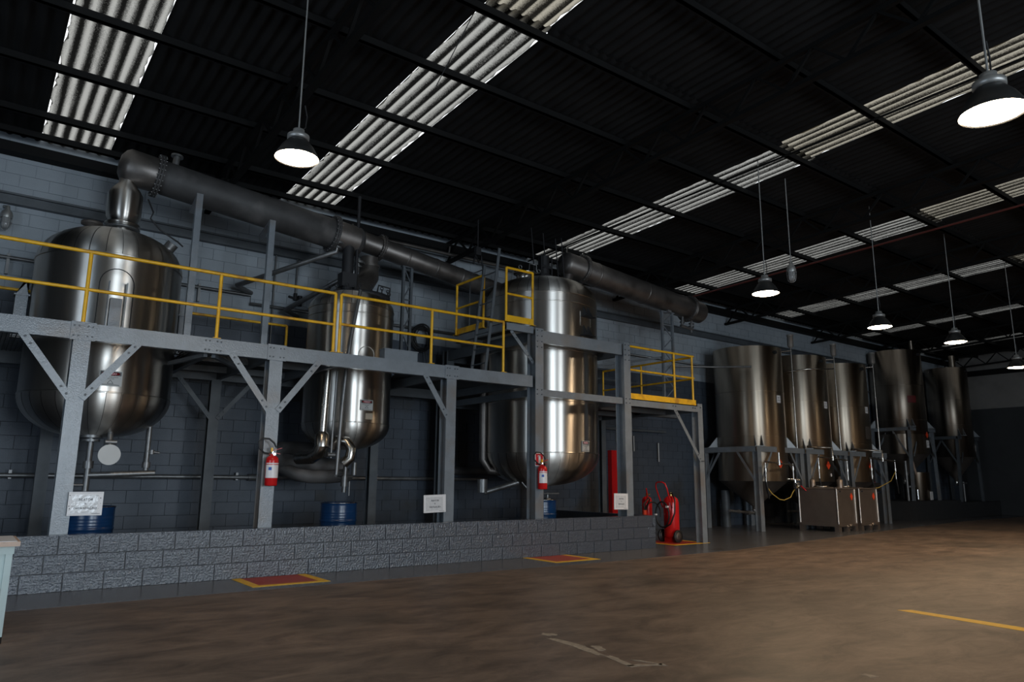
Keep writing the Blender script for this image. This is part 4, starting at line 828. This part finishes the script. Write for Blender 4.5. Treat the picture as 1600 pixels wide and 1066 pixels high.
def cone_tank(cx, cy, r, ztop, zlug, zcyl, zout, label, bands, m, vent=True, lugs=True, tone=None):
    t = thing('cone_tank', label, 'tank', (cx, cy, zcyl))
    part(t, 'shell', MB().lathe([(r-.01, zcyl), (r, zcyl), (r, ztop), (r-.01, ztop)], (cx, cy, 0), 72), M[m])
    part(t, 'cone', MB().lathe([(r-.012, zcyl+.01), (.07, zout+.08), (.07, zout)], (cx, cy, 0), 48), M['gasket'])
    part(t, 'roof', MB().lathe([(r-.01, ztop-.02), (r*.5, ztop+.05), (.001, ztop+.07)], (cx, cy, 0), 48), M[m])
    for z in bands: part(t, 'weld_band', MB().lathe([(r+.001, z-.010), (r+.006, z-.006), (r+.006, z+.006), (r+.001, z+.010)], (cx, cy, 0), 64), M[m])
    for a in (-1.05, .3, 2.3): part(t, 'vertical_weld', MB().lathe([(r+.003, zcyl+.02), (r+.003, ztop-.03)], (cx, cy, 0), 1, a, a+.012), M[m])
    if lugs:
        for a in (-pi*.75, -pi*.25, pi*.25, pi*.75):
            for d_ in (-.09, .09):
                n = Vector((cos(a), sin(a), 0)); tq = Vector((-sin(a), cos(a), 0)); p = Vector((cx, cy, zlug))+n*(r-.0)+tq*d_; q = p+n*.24
                part(t, 'lug', MB().poly([p, q, p+Vector((0, 0, .30))], tq, .012), M['paintgrey'])
            p = Vector((cx, cy, zlug+.006))+n*(r-.02); part(t, 'lug_base', MB().bar(p, p+n*.28, .24, .012), M['paintgrey'])
    n = Vector((-.1, -1, 0)).normalized(); p = Vector((cx, cy, ztop-.17))+n*r
    part(t, 'rope_eye', MB().cyl(p, p+n*.07, .05, n=12), M['blackmetal'])
    part(t, 'outlet', MB().cyl((cx, cy, zout), (cx, cy, zout-.12), .05).cyl((cx, cy, zout), (cx, cy, zout-.03), .09).cyl((cx-.1, cy-.02, zout-.10), (cx+.1, cy-.02, zout-.10), .045), M['pipeinox'])
    return t
def tagplate(t, cx, cy, r, ang, z, wd=.12, h=.17, m='white', name='paper_label', lines=2, label=None):
    n = Vector((sin(ang), -cos(ang), 0)); tq = Vector((cos(ang), sin(ang), 0)); c = Vector((cx, cy, z))+n*(r+.010)
    p = part(t, name, MB().bar(c-tq*wd/2, c+tq*wd/2, .006, h), M[m], label)
    if lines:
        mb = MB()
        for i in range(3): e = wd*(.25, .1, .36)[i]; cc = c+n*.004+Vector((0, 0, h*(.2-.18*i))); mb.bar(cc-tq*e, cc+tq*e, .002, .012)
        part(p, 'printed_lines', mb, M['ink'], kind='stuff')
    return p
def diamond(t, cx, cy, r, ang, z, s=.09):
    n = Vector((sin(ang), -cos(ang), 0)); tq = Vector((cos(ang), sin(ang), 0)); c = Vector((cx, cy, z))+n*(r+.012)
    part(t, 'hazard_diamond', MB().poly([c-tq*s, c-Vector((0, 0, s*1.2)), c+tq*s, c+Vector((0, 0, s*1.2))], n, .003), M['orange'], 'orange-red hazard diamond')
SY0, SY1 = 11.19, 13.04
st_l = ['grey steel stand under the first cone tank next to the side platform', 'grey steel stand under the middle cone tank', 'grey steel stand under the third cone tank, its last post beside the block plinth']
ct_l = ['stainless cone tank next to the side platform, widest of the row of three', 'stainless cone tank in the middle of the row of three on grey stands', 'stainless cone tank last in the row of three, with a dark square patch']
for i, (x0, x1, cx, r) in enumerate(((16.42, 18.60, 17.50, .93), (18.72, 20.92, 19.82, .93), (21.05, 23.30, 22.17, .93))):
    stand(st_l[i], x0, x1, SY0, SY1, 2.16)
    t = cone_tank(cx, 12.1, r, 4.90, 2.165, 1.26, .50, ct_l[i], [3.66, 2.45] if i == 0 else [3.55, 2.4], 'steel2')
    tagplate(t, cx, 12.1, r, -.02 if i == 0 else .03, 3.45, .16, .20)
    diamond(t, cx, 12.1, r, -.12+.05*i, 1.72, .10)
    if i: tagplate(t, cx, 12.1, r, .06, 1.45, .07, .08, lines=0)
    if i == 2: tagplate(t, cx, 12.1, r, -.02, 2.75, .26, .38, 'gasket', 'dark_patch', 0)
    if i == 1: part(t, 'level_pipe', MB().tube([(18.9, 12.0, 4.4), (19.0, 11.15, 4.42), (19.6, 11.05, 4.46), (20.35, 11.12, 4.56)], .022, 8), M['pipeinox'])
    if i == 0: part(t, 'level_pipe', MB().tube([(15.3, 12.9, 4.35), (16.2, 12.4, 4.35), (16.75, 11.45, 4.30)], .03, 8), M['pipe'])
    vx = x1+.02
    v = thing('vent_pot', ('small grey vent pot on a long pipe between the first and middle cone tanks', 'small grey vent pot on a long pipe between the middle and third cone tanks', 'small grey vent pot on a long pipe beyond the third cone tank')[i], 'vent', (vx, 11.55, 2.16))
    part(v, 'pot', MB().lathe([(.001, 5.03), (.04, 5.03), (.085, 5.08), (.085, 5.38), (.10, 5.38), (.10, 5.42), (.001, 5.43)], (vx, 11.4, 0), 20), M['alu'])
    part(v, 'pipe', MB().tube([(vx, 11.4, 2.16), (vx, 11.4, 5.04)], .018, 8).tube([(vx, 11.4, 4.95), (vx-.2, 11.7, 4.93), (vx-.45, 12.1, 4.95)], .018, 8), M['pipeinox'])
    part(t, 'bottom_pipe', MB().tube([(cx, 12.08, .40), (cx-.35, 12.05, .42), (cx-1.4, 11.9, .50)], .035, 8).cyl((cx-.45, 12.05, .42), (cx-.33, 12.05, .42), .06).cyl((cx-.9, 12, .46), (cx-.85, 12, .46), .055) if i == 0 else MB().tube([(cx, 12.08, .40), (cx-.8, 12.05, .42)], .035, 8), M['pipe'])
# back leg under the first stand
single('round_support', MB().cyl((17.3, 12.9, 0), (17.3, 12.9, 1.0), .12, n=20), M['paintdark'], 'short round blue-grey column on the floor behind the cone of the first tank', 'column', (17.3, 12.9, 0))
# manifolds that hang in front of the stands
def manifold(label, xc, y, zt, w_, zbar, drops, fromx):
    t = thing('filling_manifold', label, 'pipe', (xc, y, zbar), 'filling manifolds')
    part(t, 'feed_pipe', MB().tube([(fromx, SY0-.03, 2.22), (xc-.03, SY0-.06, 2.22), (xc, y, 2.20), (xc, y, zbar)], .028, 8) if fromx else MB().cyl((xc, y, 2.0), (xc, y, zbar), .03, n=10), M['pipeinox'])
    part(t, 'cross_pipe', MB().tube([(xc-w_, y, zbar+.03), (xc, y, zbar), (xc+w_, y, zbar-.03)], .022, 8).cyl((xc, y, zbar-.05), (xc, y, zbar+.06), .045, n=12), M['pipeinox'])
    for dx, z1 in drops:
        d = part(t, 'drop_pipe', MB().cyl((xc+dx, y, zbar-.0), (xc+dx, y, z1), .018, n=8).cyl((xc+dx, y, z1+.25), (xc+dx, y, z1+.33), .04, n=10), M['pipeinox'])
        part(d, 'black_hose', MB().tube([(xc+dx, y, z1), (xc+dx+.02, y-.02, z1-.2), (xc+dx+.12, y+.02, z1-.42)], .022, 7), M['black'])
manifold('cross-shaped filling pipe hanging in front of the first cone tank', 17.0, 10.95, 2.0, .62, 1.72, [(-.62, 1.25), (.62, 1.30)], None)
manifold('cross-shaped filling pipe hanging in front of the middle cone tank', 19.55, 10.9, 2.2, .80, 1.90, [(-.75, 1.35), (.75, 1.3)], 18.75)
manifold('cross-shaped filling pipe hanging beside the last post of the stands', 22.3, 10.85, 2.2, .75, 1.93, [(-.72, 1.35), (.75, 1.35)], 21.1)
t = thing('valve_cluster', 'shiny valve with red lever at the tank outlet beside the steel container', 'valve', (17.9, 10.95, 1.1))
part(t, 'body', MB().cyl((17.75, 11.0, 1.3), (17.75, 11.0, 1.08), .05).cyl((17.5, 11.05, 1.32), (17.9, 10.95, 1.3), .025).cyl((17.75, 11.0, 1.18), (17.75, 10.9, 1.18), .06), M['chrome'])
part(t, 'lever', MB().bar((17.85, 10.9, 1.15), (18.0, 10.85, 1.02), .03, .02), M['red'])
single('yellow_hose', MB().tube([(16.62, 11.1, 1.12), (16.75, 11.05, .95), (17.0, 11.0, .80), (17.2, 11.0, .78), (17.5, 11.0, .85), (17.62, 11.0, .98), (17.75, 11.0, 1.08), (17.95, 11.0, 1.14)], .012, 7), M['hose'], 'thin yellow hose looping under the first cone tank', 'hose', (17, 11, .9))
single('yellow_hose', MB().tube([(20.0, 10.4, 1.06), (20.6, 10.6, 1.06), (21.6, 10.7, 1.1), (22.6, 10.8, 1.3), (23.05, 10.85, 1.6)], .012, 7), M['hose'], 'thin yellow hose rising from the second steel container to the last post', 'hose', (21, 10.6, 1.1))
single('black_hose', MB().tube([(16.56, 11.08, 1.6), (16.53, 11.06, 1.3), (16.55, 11.05, 1.05), (16.62, 11.05, .92)], .03, 8), M['black'], 'black hose hanging on the front post of the first stand', 'hose', (16.5, 11.1, 1.2))
# ================================================================ STEEL CONTAINERS
def container(x0, x1, y0, y1, label, hatch):
    t = thing('steel_container', label, 'container', ((x0+x1)/2, (y0+y1)/2, 0), 'square stainless containers'); zb0, zt = .20, 1.08
    bd = MB(); bd.box(x0+.02, x1-.02, y0+.02, y1-.02, zb0, zt); part(t, 'body', bd, M['ibc'])
    for (x, y) in ((x0+.02, y0+.02), (x1-.02, y0+.02), (x0+.02, y1-.02), (x1-.02, y1-.02)): part(t, 'corner_post', MB().cyl((x, y, zb0), (x, y, zt+.005), .028, n=14), M['steel'])
    for (a, b) in (((x0, y0), (x1, y0)), ((x0, y0), (x0, y1)), ((x1, y0), (x1, y1)), ((x0, y1), (x1, y1))): part(t, 'top_edge', MB().cyl((a[0]+(.02 if a[0] == x0 else -.02), a[1]+(.02 if a[1] == y0 else -.02), zt), (b[0]+(.02 if b[0] == x0 else -.02), b[1]+(.02 if b[1] == y0 else -.02), zt), .022, n=12), M['ibc'])
    cx, cy = (x0+x1)/2, (y0+y1)/2
    part(t, 'lid', MB().lathe([(min(x1-x0, y1-y0)*.42, zt), (min(x1-x0, y1-y0)*.36, zt+.035), (.001, zt+.05)], (cx, cy, 0), 32), M['ibc'])
    part(t, 'hatch_ring', MB().lathe([(.16, zt+.03), (.19, zt+.03), (.19, zt+.07), (.16, zt+.075), (.001, zt+.08)], (cx-.05, cy+.1, 0), 24), M['pipeinox'])
    for (hx, hy) in hatch: part(t, 'vent_cup', MB().lathe([(.07, zt+.0), (.07, zt+.22), (.05, zt+.25), (.02, zt+.26), (.02, zt+.32), (.001, zt+.32)], (hx, hy, 0), 18), M['ibc'])
    for (x, y) in ((x0+.06, y0+.06), (x1-.06, y0+.06), (x0+.06, y1-.06), (x1-.06, y1-.06)):
        part(t, 'lifting_eye', MB().box(x-.05, x+.05, y-.03, y+.03, zt, zt+.045), M['gasket'])
        part(t, 'foot', MB().box(x-.06, x+.06, y-.06, y+.06, 0, .14), M['ibc'])
    part(t, 'foot', MB().box(cx-.06, cx+.06, y0, y0+.12, 0, .14), M['ibc'])
    part(t, 'pallet_frame', MB().box(x0, x1, y0, y0+.06, .13, .20).box(x0, x1, y1-.06, y1, .13, .20).box(x0, x0+.06, y0+.06, y1-.06, .13, .20).box(x1-.06, x1, y0+.06, y1-.06, .13, .20), M['ibc'])
    c = Vector((x1-.20, y0+.012, .88)); part(t, 'hazard_diamond', MB().poly([c+Vector((-.07, 0, 0)), c+Vector((0, 0, -.10)), c+Vector((.07, 0, 0)), c+Vector((0, 0, .10))], (0, -1, 0), .004), M['orange'], 'orange-red hazard diamond')
    part(t, 'name_plate', MB().box(x0+.13, x0+.21, y0+.010, y0+.016, 1.0, 1.03), M['chrome'])
    v = part(t, 'outlet_valve', MB().cyl((cx, y0+.1, .14), (cx, y0-.03, .12), .04).cyl((cx-.08, y0+.02, .17), (cx+.15, y0+.02, .07), .022).cyl((cx+.1, y0, .16), (cx+.2, y0, .13), .03), M['pipeinox'])
    return t
container(18.0, 18.93, 10.0, 11.1, 'square stainless container on feet, nearest the post of the first stand', [(18.35, 10.85), (18.75, 10.3)])
container(19.08, 20.05, 9.98, 11.05, 'square stainless container standing behind the first container', [(19.8, 10.9)])
# ================================================================ PLINTHS AND FAR TANKS
def plinth(label, x0, x1, y0, y1, h):
    t = thing('block_plinth', label, 'plinth', (x0, y0, 0)); part(t, 'core', MB().box(x0+.01, x1-.01, y0+.01, y1, 0, h-.01), M['mortar'])
    bm_ = me('block', MB().box(.004, .396, 0, .03, .003, h/4-.003), M['darkwall']); n = int((x1-x0)/.4)
    for k in range(4):
        for i in range(n): inst(t, 'block', bm_, (i*(x1-x0)/n, 0, k*h/4), 0, (x1-x0)/n/.4)
    part(t, 'side_face', MB().box(x0, x0+.01, y0+.03, y1, 0, h), M['darkwall']); part(t, 'top_slab', MB().box(x0, x1, y0, y1, h-.01, h), M['darkwall'])
plinth('low dark block plinth under the taller of the furthest tanks', 25.7, 29.7, 11.71, 13.28, .64)
plinth('low dark block plinth under the last tank before the end wall', 30.1, 33.9, 11.9, 13.28, .55)
stand('grey stand with leaning legs under the dark tank beyond the containers', 26.3, 28.25, 11.75, 13.2, 3.18, .12, .64, .15, .9, 'paintgrey', .12)
t7 = cone_tank(27.2, 12.5, .88, 5.98, 3.19, 2.25, 1.35, 'tall brownish cone tank reaching the roof, beyond the row of three', [4.70, 3.45], 'steeldull')
part(t7, 'lower_band', MB().lathe([(.895, 2.25), (.895, 2.95)], (27.2, 12.5, 0), 60), M['steeldull'])
part(t7, 'vent_pipe', MB().cyl((28.0, 12.2, 5.95), (28.0, 12.2, 6.5), .10, n=16), M['steeldull'])
part(t7, 'red_marking', MB().lathe([(.885, 4.05), (.885, 4.30)], (27.2, 12.5, 0), 8, -2.35, -2.0), mat('faded_red_mark', (.12, .01, .01), .5, 0, .2))
tagplate(t7, 27.2, 12.5, .897, -.02, 2.60, .18, .26); diamond(t7, 27.2, 12.5, .897, -.02, 2.92, .10)
stand('grey stand with leaning legs under the last tank before the end wall', 30.65, 32.6, 11.95, 13.2, 3.05, .12, .55, .15, .9, 'paintdark', .12)
t8 = cone_tank(31.5, 12.5, .75, 5.78, 3.06, 2.25, 1.3, 'slim shiny cone tank standing last before the pale end wall', [4.5, 3.5], 'steeldull')
part(t8, 'vent_pipe', MB().cyl((31.75, 12.3, 5.75), (31.75, 12.3, 6.35), .12, n=16), M['steeldull']); tagplate(t8, 31.5, 12.5, .75, .35, 2.6, .18, .26)
t = thing('outlet_pipework', 'upright outlet pipes with shiny valve under the dark tank on the plinth', 'pipe', (26.6, 11.95, .64))
part(t, 'riser', MB().cyl((26.25, 12.0, .64), (26.25, 12.0, 2.0), .05).cyl((26.25, 12.0, 1.5), (26.25, 12.0, 1.62), .07), M['pipe']); part(t, 'valve', MB().cyl((26.75, 11.9, .68), (26.75, 11.9, 1.02), .035).cyl((26.6, 11.9, .96), (26.76, 11.9, .96), .02).cyl((26.3, 11.95, 1.12), (26.75, 11.95, 1.12), .03), M['chrome'])
t = thing('steel_bin', 'upright steel bin with a white label on the plinth beside the stand leg', 'bin', (28.0, 12.2, .64))
part(t, 'body', MB().lathe([(.001, .645), (.42, .645), (.42, 1.6), (.43, 1.62), (.40, 1.62)], (27.55, 12.25, 0), 32), M['steeldull']); part(t, 'label', MB().box(27.5, 27.68, 11.80, 11.826, .66, .95), M['white'], 'white label')
single('wooden_paddle', MB().bar((27.0, 12.0, 1.55), (26.8, 12.0, 2.0), .10, .02, (0, 1, 0)), M['wood'], 'pale wooden paddle leaning out of the steel bin', 'paddle', (27, 12, 1.5))
single('outlet_riser', MB().cyl((31.6, 12.3, .55), (31.6, 12.3, 1.3), .04).cyl((31.3, 12.3, 1.25), (31.9, 12.3, 1.25), .03), M['pipe'], 'thin upright outlet pipe under the last tank', 'pipe', (31.6, 12.3, .55))
t = thing('pump_unit', 'small dark pump with red parts beside the last post of the stands', 'pump', (24.4, 12.3, .9))
part(t, 'base', MB().box(24.0, 24.9, 12.0, 12.7, 0, .9), M['darkwall']); part(t, 'motor', MB().cyl((24.1, 12.2, 1.1), (24.6, 12.2, 1.1), .14), M['gasket']); part(t, 'coupling', MB().cyl((24.6, 12.2, 1.1), (24.75, 12.2, 1.1), .10).cyl((24.35, 12.2, 1.25), (24.35, 12.2, 1.35), .05), M['red'])
# ================================================================ CABINET AT THE PICTURE EDGE
t = thing('metal_cabinet', 'pale green metal workbench cabinet cut off by the picture edge', 'cabinet', (-.2, 7.2, 0))
part(t, 'top', MB().box(-.8, .44, 6.85, 7.5, .715, .75), M['wood'], 'white-topped board with worn wooden edge'); part(t, 'sheet', MB().box(-.8, .42, 6.87, 7.5, .75, .753), M['white'])
part(t, 'side_panel', MB().box(-.8, .395, 6.93, 6.94, .40, .66), M['cabinet']); part(t, 'apron', MB().box(-.8, .41, 6.90, 6.93, .655, .715), M['cabinet'])
for (lx, ly) in ((.38, 6.93), (-.74, 6.93), (.38, 7.44), (-.74, 7.44)):
    q = part(t, 'leg', MB().bar((lx, ly, .715), (lx, ly, .05), .045, .045), M['cabinet']); part(q, 'rubber_foot', MB().cyl((lx, ly, 0), (lx, ly, .05), .026, n=10), M['black'])
part(t, 'back_panel', MB().box(-.8, .395, 7.42, 7.43, .2, .7), M['cabinet'])

# thin tie wires under the roof
single('tie_wire', MB().cyl((4.35, 6.6, 6.87), (4.02, 6.9, 5.9), .006, n=5), M['blackmetal'], 'thin wire hanging across the second long skylight', 'wire', (4.3, 6.7, 6.5))
